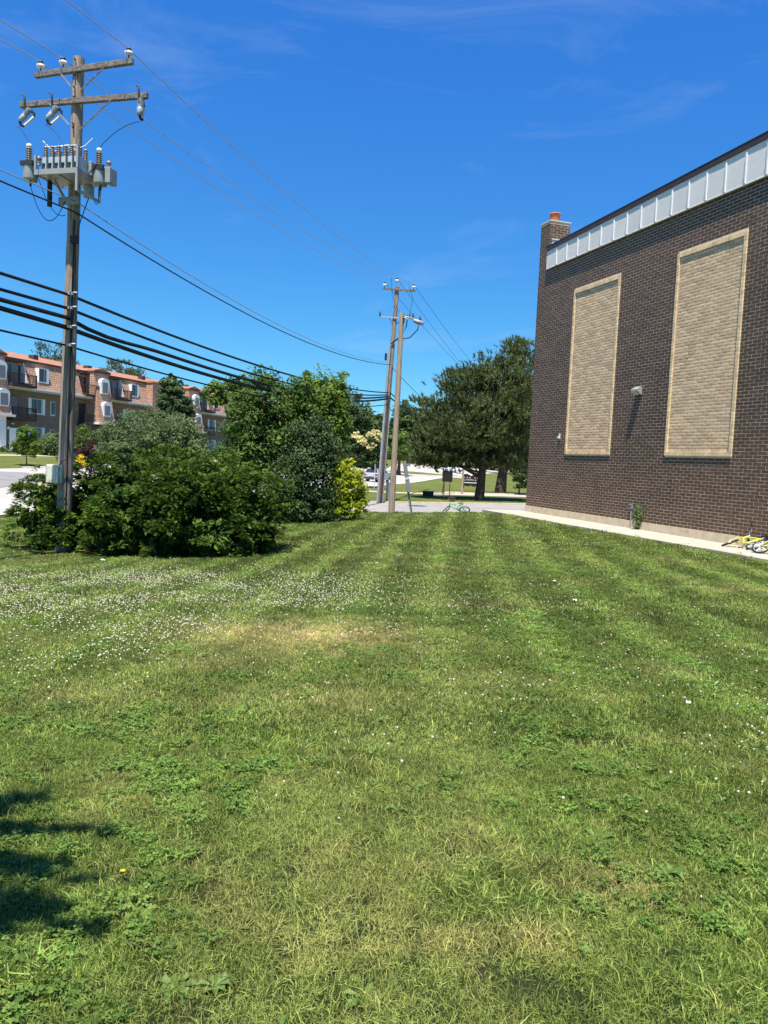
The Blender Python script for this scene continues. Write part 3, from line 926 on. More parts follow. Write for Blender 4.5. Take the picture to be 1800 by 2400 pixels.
# capacitor bank on its rack
rk0 = LB + on_pole(436)
RB = Vector((-.232, -.973, 0))
bank = thing('capacitor_bank', rk0, 'grey rack of capacitor cans and switches bolted high on the wooden pole', 'capacitor bank')
rot = Matrix((ARMD, -RB, Vector((0, 0, 1)))).transposed()      # local x along arm, y away from camera, z up
bank.rotation_euler = rot.to_euler(); bank.scale = (.94, .94, .94)
XL, XR, YF, YB = -.47, .68, -.86, .02
rm = MB()
rm.b2((XL, YF, -.02), (XR, YF + .05, .10)); rm.b2((XL, YB, -.02), (XR + .05, YB + .05, .10))
rm.b2((XL, YF + .051, -.018), (XL + .05, YB - .001, .098)); rm.b2((XR - .05, YF + .051, -.018), (XR, YB - .001, .098))
rm.b2((XL + .55, YF + .051, -.016), (XL + .6, YB - .001, .06))
rm.b2((XR - .052, YF - .008, -.42), (XR + .008, YF + .04, -.021)); rm.b2((XR - .048, YB + .002, -.42), (XR + .0, YB + .04, -.021)); rm.b2((XR - .049, YF + .041, -.42), (XR, YB + .001, -.36))
rm.b2((XL - .002, YF - .002, .101), (XL + .045, YF + .045, .42)); rm.b2((XR - .04, YF - .003, .101), (XR + .012, YF + .045, .62))
rm.beam((XL + .25, -.45, -.02), (-.12, -.14, -.42), .05, .05)
rm.b2((-.3, -.2, -.5), (.24, -.14, -.32))
rm.build('rack', M['grey_metal'], bank)
MB().b2((XL + .051, YF + .06, .0), (XR - .06, YB - .01, .012)).build('tray', M['galv'], bank)
can0 = None
for k in range(6):
    x = XL + .19 + k * .172
    y = YF + .16
    if can0 is None:
        cn = MB().b2((-.055, -.06, .02), (.055, .36, .40)).build('capacitor_can', M['can'], bank, (x, y, 0), bevel=.008)
        can0 = cn
    else:
        cn = link('capacitor_can', can0.data, None, bank, (x, y, 0))
    fb = MB().b2((-.045, -.075, .06), (.02, -.0615, .22)); fb.b2((-.05, -.08, .225), (.03, -.0615, .26)); fb.build('label_plate', M['black'] if k % 2 else M['dark_metal'], cn)
    for yy in (.0, .28):
        pr = [(0, .40)]
        for q in range(5):
            h = .40 + q * .04; pr += [(.032, h), (.032, h + .014), (.055, h + .017), (.055, h + .026)]
        pr += [(.032, .61), (.05, .625), (.05, .66), (0, .665)]
        MB().lathe((0, yy, 0), pr, 10).build('bushing', M['porc'], cn)
leads = MB()
lp = [(XL + .19 + k * .172, YF + .16, .655) for k in range(6)]
leads.tube([lp[0], lp[1], lp[3]], .012, 5); leads.tube([lp[2], (lp[3][0], YF + .2, .69), lp[5]], .012, 5)
leads.tube([(lp[0][0] - .12, YF + .2, .82), (lp[0][0] + .06, YF + .25, .64), (lp[1][0], YF + .44, .64)], .012, 5)
leads.tube([(lp[5][0] + .06, YF + .16, .60), (lp[5][0] + .18, YF + .18, .65), (lp[5][0] + .34, YF + .22, .82)], .012, 5)
leads.tube([lp[3], (lp[4][0], YF + .44, .64)], .012, 5)
leads.build('lead', M['bus'], bank)
def switch(x, y, zoff=0.0):
    sw = MB().lathe((0, 0, -.12), [(0, 0), (.15, 0), (.165, .05), (.165, .33), (.17, .36), (.17, .40), (0, .41)], 16).build('oil_switch', M['galv_l'], bank, (x, y, zoff))
    pr = [(0, .28)]
    for q in range(7):
        h = .28 + q * .05; pr += [(.042, h), (.042, h + .02), (.075, h + .023), (.075, h + .034)]
    pr += [(.045, .63), (0, .64)]
    MB().lathe((-.03, -.02, .0), pr, 12).build('bushing', M['porc'], sw)
    MB().lathe((-.03, -.02, .63), [(0, 0), (.06, 0), (.062, .08), (.04, .1), (0, .1)], 10).build('cap', M['porc_w'], sw)
    MB().lathe((.15, .1, .28), [(.05, 0), (.03, .03), (.055, .06), (.03, .09), (.055, .12), (.06, .16), (.03, .2), (0, .2)], 10).build('bushing', M['porc'], sw)
    MB().b2((-.16, -.17, .2), (.17, -.10, .3)).build('clamp', M['dark_metal'], sw)
    MB().tube([(.02, -.02, -.12), (.02, -.02, -.24)], .025, 6).build('gland', M['black'], sw)
    return sw
switch(XL - .19, YF + .12)
switch(XR + .21, YB - .3, .0)
MB().b2((XR + .40, YB - .42, -.10), (XR + .54, YB - .12, .26)).build('control_box', M['grey_metal'], bank, bevel=.01)
MB().b2((XR + .02, YB - .5, .05), (XR + .10, YB - .2, .38)).build('control_box', M['grey_metal'], bank, bevel=.01)
MB().lathe((XR - .16, YB - .2, -.35), [(0, 0), (.12, 0), (.12, .26), (.09, .3), (0, .3)], 14).build('transformer_can', M['grey_metal'], bank)
MB().b2((-.40, YB - .5, -.62), (-.32, YB - .42, -.02)).build('hanger', M['black'], bank)
def L2B(p): return rot.transposed() @ (Vector(p) - rk0) / .94
ends = [L2B(c) for c in cut_ends]
def droop(a, b, s, n=8):
    a, b = Vector(a), Vector(b)
    return [a.lerp(b, k / n) - Vector((0, 0, s * 4 * (k / n) * (1 - k / n))) for k in range(n + 1)]
for pts_, r_j in ((droop((XL - .22, YF + .1, .74), ends[0], -.05), .007), (droop((XL + .6, YF + .3, .66), ends[1], -.1), .007),
                  (droop((XR + .18, YB - .32, .74), ends[2], -.12), .008), (droop((XL - .17, YF + .1, -.24), (-.12, -.2, -.42), .62, 14), .009),
                  (droop((XL + .06, YF + .05, -.02), (-.1, -.2, -.75), .3, 12), .008), (droop((XR + .23, YB - .32, -.24), (XR - .1, YB - .1, -.3), .25, 12), .007),
                  ([(XR - .16, YB - .2, -.35), (.3, -.18, -.9), (.22, -.18, -1.2), (.12, -.16, -1.3)], .012)):
    MB().tube(pts_, r_j, 5).build('jumper', M['cable'], bank)
MB().b2((.08, -.26, -1.42), (.26, -.17, -1.25)).build('connector', M['black'], bank)
# cabinet on the pole
cb = on_pole(1110)
cab = thing('utility_cabinet', LB + cb + Vector((-.14, -.28, 0)), 'small cream metal cabinet strapped to the left wooden pole above the yew', 'cabinet', rotz=R(-16)); cab.scale = (.85,) * 3
MB().b2((-.17, -.10, -.26), (.16, .14, .24)).build('body', M['cream'], cab, bevel=.012)
MB().b2((-.155, -.121, -.24), (.145, -.101, .22)).build('door', M['cream'], cab, bevel=.01)
MB().b2((-.10, -.126, -.20), (.06, -.1215, -.15)).build('label_plate', M['kerb_y'], cab)
MB().b2((-.235, -.04, -.27), (-.172, .16, .235)).build('side_box', M['grey_metal'], cab)
lt = MB(); lt.b2((.165, -.1, .05), (.2, -.03, .17)); lt.b2((.165, -.1, -.2), (.2, -.03, -.08)); lt.build('latch', M['galv'], cab)
MB().tube([(.18, 0, .24), (.2, 0, .33), (.3, .1, .42)], .02, 6).build('conduit', M['dark_metal'], cab)

# farther pole with metal riser, and the street light pole in front of it
MBs, MT = at(890, 1178, 48), at(931, 672, 48)
MBs.z = H1(MBs.x, MBs.y)
p2 = thing('utility_pole', MBs, 'leaning far utility pole with a shiny metal conduit riser, behind the street light pole', 'utility pole')
ml = MT - MBs
MB().tube([ml * (k / 16) for k in range(17)], [.19 - .06 * k / 16 for k in range(17)], 14).build('shaft', M['wood'], p2)
def on_p2(py):
    lo, hi = 0.0, 1.0
    for _ in range(40):
        m_ = (lo + hi) / 2
        if proj(MBs + ml * m_)[1][0] > py: lo = m_
        else: hi = m_
    return ml * lo
a1, a2, _x = None, None, None
arm2, a1, a2 = span(p2, 'crossarm', 897, 676, 974, 682, 48.0, 47.6)
PM = {}
for nm, c in (('left', a1.lerp(a2, .06)), ('right', a1.lerp(a2, .94)), ('mid', ml + Vector((-.03, -.1, .12)))):
    pin, sk = MB(), MB()
    insulator(pin, sk, c + Vector((0, 0, .06)), 1.3)
    sk.build('insulator', M['porc_w'], arm2); pin.lathe(c + Vector((0, 0, .28)), [(0, 0), (.075, 0), (.075, .09), (0, .09)], 10); pin.build('pin', M['black'], arm2)
    PM[nm] = MBs + c + Vector((0, 0, .36))
arm3, b1, b2 = span(p2, 'crossarm', 888, 743, 972, 748, 48.1, 47.5, .07, .09, mat=M['galv'])
for t in (.03, .60, .86, .95):
    c = b1.lerp(b2, t)
    MB().lathe(c + Vector((0, -.02, .04)), [(.03, 0), (.03, .06), (.07, .08), (.03, .12), (.07, .16), (.03, .2), (.05, .28), (0, .3)], 8).build('arrester', M['dark_metal'], arm3)
MB().beam(b1.lerp(b2, .28), on_p2(760) + Vector((-.1, -.1, 0)), .06, .03).build('brace', M['dark_metal'], p2)
MB().beam(b1.lerp(b2, .72), on_p2(760) + Vector((.1, -.1, 0)), .06, .03).build('brace', M['dark_metal'], p2)
MB().tube([on_p2(y) + Vector((-.15, -.17, 0)) for y in (1177, 1060, 960, 880, 812)], .075, 10).build('riser', M['galv'], p2)
MB().tube([on_p2(y) + Vector((.17, -.16, 0)) for y in (1177, 1110, 1045, 980)], .028, 8).build('conduit', M['galv'], p2)
MB().tube([on_p2(1178 - k * 7) + Vector((.11, -.17, 0)) for k in range(11)], .05, 6).build('riser_boot', pmat('rusty_brown_wood', (.16, .075, .045), .9, .3, 6), p2)
sc_ = MB(); q = on_p2(808)
sc_.tube([q + Vector((-.1, -.2, 0)), q + Vector((.1, -.25, .22)), q + Vector((.5, -.25, .32)), q + Vector((1.05, -.2, .45)), q + Vector((1.5, -.2, .95)), q + Vector((1.62, -.2, 1.75))], .035, 6)
sc_.tube([q + Vector((.0, -.2, .1)), q + Vector((.55, -.2, .6)), q + Vector((.8, -.2, 1.1)), q + Vector((.84, -.2, 1.8))], .035, 6)
sc_.build('service_cable', M['cable'], p2)
tp = MB()
tp.tube([PM['mid'] - MBs + Vector((-.35, 0, 0)), on_p2(700) + Vector((-.25, -.2, .1)), on_p2(725) + Vector((.1, -.25, 0)), b1.lerp(b2, .6) + Vector((0, 0, .3))], .012, 4)
tp.tube([PM['right'] - MBs + Vector((-.3, 0, 0)), a2 + Vector((-.15, -.1, -.5)), b1.lerp(b2, .86) + Vector((0, -.02, .35))], .012, 4)
tp.build('tap_wire', M['cable'], p2)
MB().b2(on_p2(838) + Vector((-.42, -.2, -.2)), on_p2(838) + Vector((-.28, -.08, .22))).build('splice_box', M['black'], p2)

SB, ST = at(917, 1207, 37), at(942, 733, 37)
SB.z = H1(SB.x, SB.y)
sl = thing('street_light', SB, 'pale wooden street light pole with a cobra head lamp at the lawn edge', 'street light')
sv = ST - SB
MB().tube([sv * (k / 14) - (Vector((0, 0, .3)) if k == 0 else Vector()) for k in range(15)], [.155 - .042 * k / 14 for k in range(15)], 14).build('shaft', M['wood_l'], sl)
h0 = at(952, 748, 37) - SB; h1 = at(966, 745, 37.1) - SB; h2 = at(972, 752, 37.1) - SB; h3 = at(991, 759, 37.2) - SB
MB().tube([sv * .985 + Vector((0, 0, -.18)), h0 + Vector((0, 0, .1)), h1, h2], .035, 8).build('arm', M['galv'], sl)
hd = MB(); d_ = (h3 - h2)
hd.tube([h2 - d_ * .15, h2 + d_ * .1, h2 + d_ * .45], [.07, .10, .12], 10); hd.build('ballast', M['galv_l'], sl)
MB().tube([h2 + d_ * .452, h2 + d_ * .7, h2 + d_ * 1.0, h2 + d_ * 1.12], [.12, .11, .07, .02], 10).build('lamp_head', M['galv_l'], sl)
MB().lathe(h2 + d_ * .62 + Vector((0, 0, .12)), [(.06, 0), (.06, .12), (0, .125)], 8).build('photocell', M['black'], sl)
MB().beam(sv * .985 + Vector((.1, -.1, -.1)), sv * .96 + Vector((.1, -.1, -.1)), .1, .06).build('bracket', M['dark_metal'], sl)

# ---------------------------------------------------------------- wires
gdir = (MBs - LB); gdir.z = 0; gdir.normalize()
def plane_hit(px, py, P0):
    r = ray(px, py); nrm = Vector((-gdir.y, gdir.x, 0))
    t = (P0 - Vector((0, 0, CAMZ))).dot(nrm) / r.dot(nrm)
    return Vector((0, 0, CAMZ)) + r * t
def para(a, b, sag, n=30):
    return [a.lerp(b, k / n) - Vector((0, 0, 4 * sag * (k / n) * (1 - k / n))) for k in range(n + 1)]
def back_pts(P0, px, py, sag=.9, Ls=34.0):
    """from the pole on past the frame's edge to where the previous pole would stand"""
    q = plane_hit(px, py, P0)
    s = (Vector((q.x, q.y)) - Vector((P0.x, P0.y))).length
    c = 4 * sag / Ls ** 2
    m_ = (q.z - P0.z - c * s * s) / s
    out = []
    for k in range(0, 15):
        t = 30.0 * k / 14
        out.append(Vector((P0.x, P0.y, 0)) - gdir * t + Vector((0, 0, P0.z + m_ * t + c * t * t)))
    return out
def wire(name, pts, r, mat, label, cat, group, n=6):
    o0 = pts[0]
    o = MB().tube([p - o0 for p in pts], r, n).build(name, mat, None, o0, recalc=False)
    tag(o, label, cat, group)
    return o
g1 = 'bare power wires on the pole tops'
side = {'left': 'leftmost', 'mid': 'middle', 'right': 'rightmost'}
exitp = {'left': (0, 92), 'mid': (0, 46), 'right': (155, 0)}
for nm in ('left', 'mid', 'right'):
    pts = list(reversed(back_pts(PT[nm], *exitp[nm]))) + para(PT[nm], PM[nm], .55)[1:]
    wire('power_line', pts, .011, M['bare_wire'], f'{side[nm]} of the three thin bare wires between the pole tops', 'power line', g1)
for i, (py, ex, pend, lab) in enumerate(((478, (0, 398), 852, 'thin bright wire leaving the pole just below the capacitor rack'), (503, (0, 424), 856, 'dark twisted wire tied to the pole under the capacitor rack'))):
    P0 = LB + on_pole(py) + Vector((.12, -.16, 0)); P1 = MBs + on_p2(pend) + Vector((.05, -.2, 0))
    wire('power_line', list(reversed(back_pts(P0, *ex))) + para(P0, P1, .75)[1:], (.012, .018)[i], M['bare_wire'] if i == 0 else M['cable'], lab, 'power line', 'lower power wires')
tele = [(694, (0, 640), 921, .036, .50, 'uppermost of the thick black telephone cables on the left pole'),
        (726, (0, 678), 926, .036, .62, 'second from top of the thick black telephone cables on the left pole'),
        (748, (0, 702), 930, .050, .70, 'kinked double cable sagging between the thick black telephone cables'),
        (771, (0, 722), 935, .055, .72, 'thickest lowest bundle of the black telephone cables at the pole'),
        (812, (0, 774), 949, .024, .60, 'lone thin black cable below the thick telephone bundle')]
for i, (py, ex, pend, r_, sg, lab) in enumerate(tele):
    P0 = LB + on_pole(py) + Vector((.0, -.19, 0)); P1 = MBs + on_p2(pend) + Vector((-.02, -.24, 0))
    fw_ = para(P0, P1, sg, 40)
    bk = back_pts(P0, *ex)
    if i == 2:
        fw_ = [p - Vector((0, 0, .10 * math.exp(-((k - 2) / 2.0) ** 2))) for k, p in enumerate(fw_)]
        fw_[0] = P0
        bk = [bk[0]] + [p + Vector((0, 0, .0)) for p in bk[1:]]
    rs = None
    wire('telephone_cable', list(reversed(bk)) + fw_[1:], r_, M['cable'], lab, 'cable', 'telephone cables')
# splice on the cable mid span, clamps on the pole
s0 = (LB + on_pole(771)).lerp(MBs + on_p2(935), .42)
P0 = LB + on_pole(771) + Vector((0, -.19, 0)); P1 = MBs + on_p2(935) + Vector((-.02, -.24, 0))
pp = para(P0, P1, .72, 60)
spl = thing('cable_splice', pp[25], 'black splice case and loops hung on the telephone cables above the shrubs', 'cable splice')
MB().tube([pp[k] - pp[25] + Vector((0, 0, dz)) for k, dz in ((22, .0), (23, .03), (25, -.04), (27, .0))], [.04, .085, .095, .04], 8).build('case', M['black'], spl)
MB().tube([pp[k] - pp[25] + Vector((0, 0, dz)) for k, dz in ((17, .05), (19, .24), (21, .12), (23, .02), (25, .16), (27, .36), (30, .4))], .03, 6).build('loop', M['cable'], spl)
MB().tube([pp[26] - pp[25] + Vector((0, 0, .05)), pp[26] - pp[25] + Vector((0, 0, .5))], .03, 6).build('hanger', M['black'], spl)
cl = MB()
for py in (692, 725, 769, 811):
    q = on_pole(py); cl.box(q + Vector((.06, -.2, .0)), (.14, .07, .06)); cl.tube([q + Vector((.13, -.2, .02)), q + Vector((.2, -.16, .03))], .025, 6)
cl.build('clamp', M['galv'], pole)
# wires running on from the far pole behind the pines
far_o = Vector((9.0, 40.0, 0))
ex2 = [('right', (1105, 842)), ('mid', (1086, 852)), ('left', (1078, 850))]
for nm, (px, py) in ex2:
    P0 = PM[nm]; q = at(px, py, 75)
    e = P0 + (q - P0) * 1.7
    wire('power_line', para(P0, e, .3, 14), .012, M['cable'], f'{side[nm]} of the thin wires running from the far pole top towards the pines', 'power line', 'wires beyond the far pole')
for i, (py, (px, py2), r_) in enumerate(((921, (968, 958), .035), (932, (970, 962), .045), (862, (986, 922), .018))):
    P0 = MBs + on_p2(py) + Vector((.1, -.2, 0)); q = at(px, py2, 62); e = P0 + (q - P0) * 2.2
    wire('telephone_cable', para(P0, e, .25, 12), r_, M['cable'], ('upper', 'lower', 'topmost slim')[i] + ' black cable dipping from the far pole behind the pine', 'cable', 'cables beyond the far pole')

# ---------------------------------------------------------------- apartment house across the road
A0 = at(0, 1055, 77)
uf = Vector((.286, .958, 0)).normalized()
apt = thing('apartment_building', A0, 'long three storey brick apartment house with shake mansard and orange roof across the road', 'building', rotz=math.atan2(uf.y, uf.x))
AW = Matrix.Translation(A0) @ Matrix.Rotation(math.atan2(uf.y, uf.x), 4, 'Z')
AWi = AW.inverted()
def fac(px, py, off=0.0):
    o = AWi @ Vector((0, 0, CAMZ)); d = AWi.to_3x3() @ ray(px, py)
    t = (-off - o.y) / d.y
    p = o + d * t
    return p.x, p.z
BAY = 1.5                                  # how far the mansard bays stand forward
ZE, ZM3, ZM2 = 9.25, 6.45, 3.55            # eave, foot of the 3rd floor mansard, foot of the bays
S_END = 78.0
MB().b2((-14, 0, -2), (S_END, 14, ZM3 - .3)).build('wall', M['apt_brick'], apt)
S_BAY = [(-2.6, fac(21, 850, BAY)[0]), (fac(228, 900, BAY)[0], fac(263, 900, BAY)[0]), (fac(449, 940, BAY)[0], fac(473, 940, BAY)[0]), (-14, -10.5), (62, 66)]
UNITS = [S_BAY[0][1] + .5, S_BAY[1][1] + .5, S_BAY[2][1] + .6, -9.8]
EXTRA = [(fac(pl, 950)[0], max(fac(pr, 950)[0], fac(pl, 950)[0] + 3.0)) for pl, pr in ((181, 229), (426, 448))]
# third floor mansard, leaning back, open behind the balconies
mm = MB()
cuts = sorted([(u, u + 3.2) for u in UNITS] + EXTRA)
xa = -14
MSL = .8 / (ZE - ZM3)
for (ca, cb) in cuts + [(S_END, S_END)]:
    if ca > xa: mm.prism([(xa, -.75, ZM3), (xa, .05, ZE), (xa, 14, ZE), (xa, 14, ZM3)], (ca - xa, 0, 0))
    if cb > ca: mm.prism([(ca, -.12, ZE - .58), (ca, .05, ZE), (ca, 14, ZE), (ca, 14, ZE - .58)], (cb - ca, 0, 0))
    xa = cb
mm.build('mansard', M['mansard'], apt)
iw = MB()
for ca, cb in cuts: iw.b2((ca, .12, ZM3), (cb, .4, ZE - .581))
iw.build('balcony_wall', M['interior'], apt)
MB().b2((-14, -.95, ZM3 - .28), (S_END, .5, ZM3 - .004)).build('eave', M['soffit'], apt)
MB().b2((-14, -.98, ZM3 - .1), (S_END, -.953, ZM3 + .05)).build('gutter', M['white'], apt)
rf = MB()
rf.prism([(-14, -.12, ZE + .004), (-14, -.12, ZE + .10), (-14, 6, ZE + 1.55), (-14, 14, ZE + .1), (-14, 14, ZE + .004)], (S_END + 14, 0, 0))
roof = rf.build('roof', M['shingle'], apt)
MB().b2((-14.0, -.16, ZE - .1), (S_END, -.122, ZE + .12)).build('fascia', M['slab'], apt)
for s_ in (7, 16, 27, 38, 52):
    MB().b2((s_, 2.2, ZE + .5), (s_ + .7, 2.9, ZE + 1.15)).build('roof_vent', M['slab'], roof)
def dormer(sc, z0, z1, w, yf, parent):
    """white arched window surround standing out of the shakes"""
    d = MB(); h = z1 - z0; wa = w / 2
    outl = [(-wa * .82, z0), (wa * .82, z0), (wa, z0 + h * .72)]
    for k in range(1, 8):
        a = math.pi * k / 8
        outl.append((wa * math.cos(a), z0 + h * .72 + h * .28 * math.sin(a)))
    outl.append((-wa, z0 + h * .72))
    d.prism([(sc + x, yf + .28, z) for x, z in outl], (0, .9, 0))
    f = d.build('window', M['white'], parent)
    MB().b2((sc - wa * .64, yf + .262, z0 + .12), (sc + wa * .64, yf + .279, z0 + h * .74)).build('pane', M['curtain'], f)
    return f
def bay(s0, s1, entrance=False):
    """projecting mansard bay over the two upper floors"""
    b = MB()
    b.prism([(s0, -BAY - .45, ZM2), (s0, -BAY + .55, ZE + .1), (s0, .3, ZE + .1), (s0, .3, ZM2)], (s1 - s0, 0, 0))
    o = b.build('mansard_bay', M['mansard'], apt)
    MB().b2((s0 - .15, -BAY - .62, ZM2 - .22), (s1 + .3, 0, ZM2 - .003)).build('bay_eave', M['white'], o)
    g = MB(); g.prism([(s0 - .1, -BAY + .35, ZE + .104), (s1 + .1, -BAY + .35, ZE + .104), (s1 + .1, -BAY + .35, ZE + .25), ((s0 + s1) / 2, -BAY + .35, ZE + .62), (s0 - .1, -BAY + .35, ZE + .25)], (0, 5, 0))
    g.build('bay_roof', M['shingle'], o)
    MB().b2((s0 - .12, -BAY + .30, ZE + .0), (s1 + .12, -BAY + .348, ZE + .24)).build('fascia', M['slab'], o)
    sc = (s0 + s1) / 2
    for za, zb, yf in ((ZM2 + .75, ZM2 + 2.45, -BAY - .72), (ZM2 + 3.35, ZM2 + 5.15, -BAY - .36)):
        dormer(sc, za, zb, 1.5, yf, o)
    return o
def window_white(s, z0, z1, w, parent, shutters=False, yf=-.05):
    f = MB().b2((s, yf, z0), (s + w, .3, z1)).build('window', M['white'], parent)
    MB().b2((s + .07, yf - .012, z0 + .12), (s + w * (.94 if shutters or w < 1 else .74), yf - .002, z1 - .05)).build('pane', M['glass'], f)
    MB().b2((s + .1 + w * .34, yf - .03, z0 + .14), (s + .14 + w * .34, yf - .0125, z1 - .05)).build('mullion', M['dark_metal'], f)
    MB().b2((s + .1 + w * .36, yf - .018, z0 + .18), (s + w * .62, yf - .0125, z1 - .08)).build('curtain', M['curtain'], f)
    if shutters:
        for x in (s - .42, s + w + .06):
            sh = MB(); sh.b2((x, yf - .03, z0 - .05), (x + .36, yf + .04, z1 + .05))
            for q in range(2):
                sh.b2((x + .06, yf - .036, z0 + .05 + q * .75), (x + .30, yf - .031, z0 + .7 + q * .75))
            sh.build('shutter', M['white'], f)
def balcony(s0, s1, z, proj_, parent, things=0):
    b = MB().b2((s0, -proj_, z - .28), (s1, -.0, z)).build('balcony', M['slab'], parent)
    r = MB()
    for x0, y0, x1, y1 in ((s0, -proj_, s1, -proj_), (s1, -proj_, s1, -.3), (s0, -proj_, s0, -.3)):
        r.beam((x0, y0, z + 1.0), (x1, y1, z + 1.0), .07, .06); r.beam((x0, y0, z + .1), (x1, y1, z + .1), .05, .05)
        L_ = math.hypot(x1 - x0, y1 - y0); n_ = int(L_ / .16)
        for k in range(n_ + 1):
            p = Vector((x0, y0, 0)).lerp(Vector((x1, y1, 0)), k / n_)
            r.b2((p.x - .014, p.y - .014, z + .1), (p.x + .014, p.y + .014, z + 1.0))
    for x0, y0 in ((s0, -proj_), (s1, -proj_)):
        r.b2((x0 - .05, y0 - .05, z - .3), (x0 + .05, y0 + .05, z + 1.06))
    r.build('railing', M['rail'], b)
    dm = MB().b2((s0 + .25, -.06, z + .02), (s0 + .25 + 2.1, .4, z + 2.25)).build('sliding_door', M['dark_metal'], b)
    for q, mt in ((0, 'glass'), (1, 'curtain')):
        MB().b2((s0 + .33 + q * 1.02, -.075, z + .1), (s0 + 1.26 + q * 1.02, -.0615, z + 2.15)).build('pane', M[mt], dm) if False else None
    MB().b2((s0 + .33, -.075, z + .1), (s0 + 1.26, -.0615, z + 2.15)).build('pane', M['glass'], b)
    MB().b2((s0 + 1.36, -.075, z + .1), (s0 + 2.28, -.0615, z + 2.15)).build('pane', M['curtain'], b)
    if z > 6:
        ck = MB(); ck.prism([(s1 - .35, -.74, z + .25), (s1 - .35, .2, z + .25), (s1 - .35, .2, z + 2.3), (s1 - .35, -.15, z + 2.3)], (.14, 0, 0)); ck.build('cheek', M['white'], b)
        MB().b2((s0, -.5, z + 2.3), (s1 - .2, .3, z + 2.42)).build('door_head', M['slab'], b)
    return b
s_bay = S_BAY
for s0, s1 in s_bay: bay(s0, s1)
units = [(u, 1) for u in UNITS]
for u, _q in units:
    for z in (ZM3 + .25, 3.35):
        balcony(u, u + 3.2, z, 1.55, apt)
    MB().b2((u + .2, -.055, .2), (u + 2.6, .2, 2.4)).build('patio_door', M['glass'], apt)
    window_white(u + 4.6, ZM3 + .75, ZM3 + 2.25, 1.5, apt, False, -.62)
    window_white(u + 4.2, 3.9, 5.5, 1.6, apt, True)
    window_white(u + 4.2, .9, 2.5, 1.6, apt, True)
    window_white(u + 7.1, 3.9, 5.4, .7, apt)
    window_white(u + 7.1, .9, 2.4, .7, apt)
for s0, s1 in EXTRA:
    for z in (ZM3 + .25, 3.35): balcony(s0, s1, z, 1.3, apt)
# brick bay at the kink
s0, s1 = fac(341, 900)[0], fac(378, 900)[0]
MB().b2((s0, -1.1, -1), (s1, -.0, ZE + .02)).build('brick_bay', M['mansard'], apt)
MB().b2((s0 - .1, -1.2, ZE + .023), (s1 + .1, 0, ZE + .2)).build('bay_roof', M['shingle'], apt)
# entrance under the first bay
en = MB().b2((-2.5, -BAY - .3, 0), (s_bay[0][1] - .6, -.004, ZM2 - .225)).build('entrance', M['white'], apt)
dr = MB().b2((-.75, -BAY - .36, .05), (.35, -BAY - .303, 2.25)).build('door', M['white'], apt)
MB().b2((.1, -BAY - .372, .35), (.24, -BAY - .361, 2.05)).build('pane', M['glass'], dr)
MB().box((-.05, -BAY - .39, 1.1), (.06, .05, .12)).build('handle', M['galv'], dr)
MB().b2((-.5, -BAY - .33, 2.6), (-.1, -BAY - .3035, 2.75)).build('number_plate', M['galv'], en)
MB().b2((-3.2, -BAY - 3.2, -.6), (s_bay[0][1] + .5, -BAY - .31, .04)).build('stoop', M['walk'], apt)
MB().b2((.75, -BAY - 1.2, .043), (1.25, -BAY - .5, .8)).build('planter', M['walk'], apt)
MB().lathe((s_bay[0][1] - .5, -BAY - .45, 2.1), [(0, 0), (.1, .03), (.12, .2), (.0, .26)], 10).build('porch_lamp', M['porc_w'], apt)
sa, za = fac(341, 884, -3)
ant = thing('tv_antenna', AW @ Vector((sa, 3.0, ZE + 1.0)), 'thin metal television antenna on the orange apartment roof', 'antenna')
am = MB(); am.tube([(0, 0, 0), (0, 0, 2.6)], .025, 5)
for a in range(3): am.tube([(.55 * math.cos(a * 2.1), .55 * math.sin(a * 2.1), 0), (0, 0, 1.0)], .02, 4)
am.build('mast', M['galv'], ant)
bm_ = MB(); bm_.tube([(-.9, 0, 2.3), (.9, .2, 2.35)], .02, 4)
for k in range(6): bm_.tube([(-.8 + k * .3, -.35 + .04 * k, 2.32), (-.8 + k * .3, .35 - .04 * k, 2.34)], .012, 4)
bm_.build('boom', M['galv'], ant)

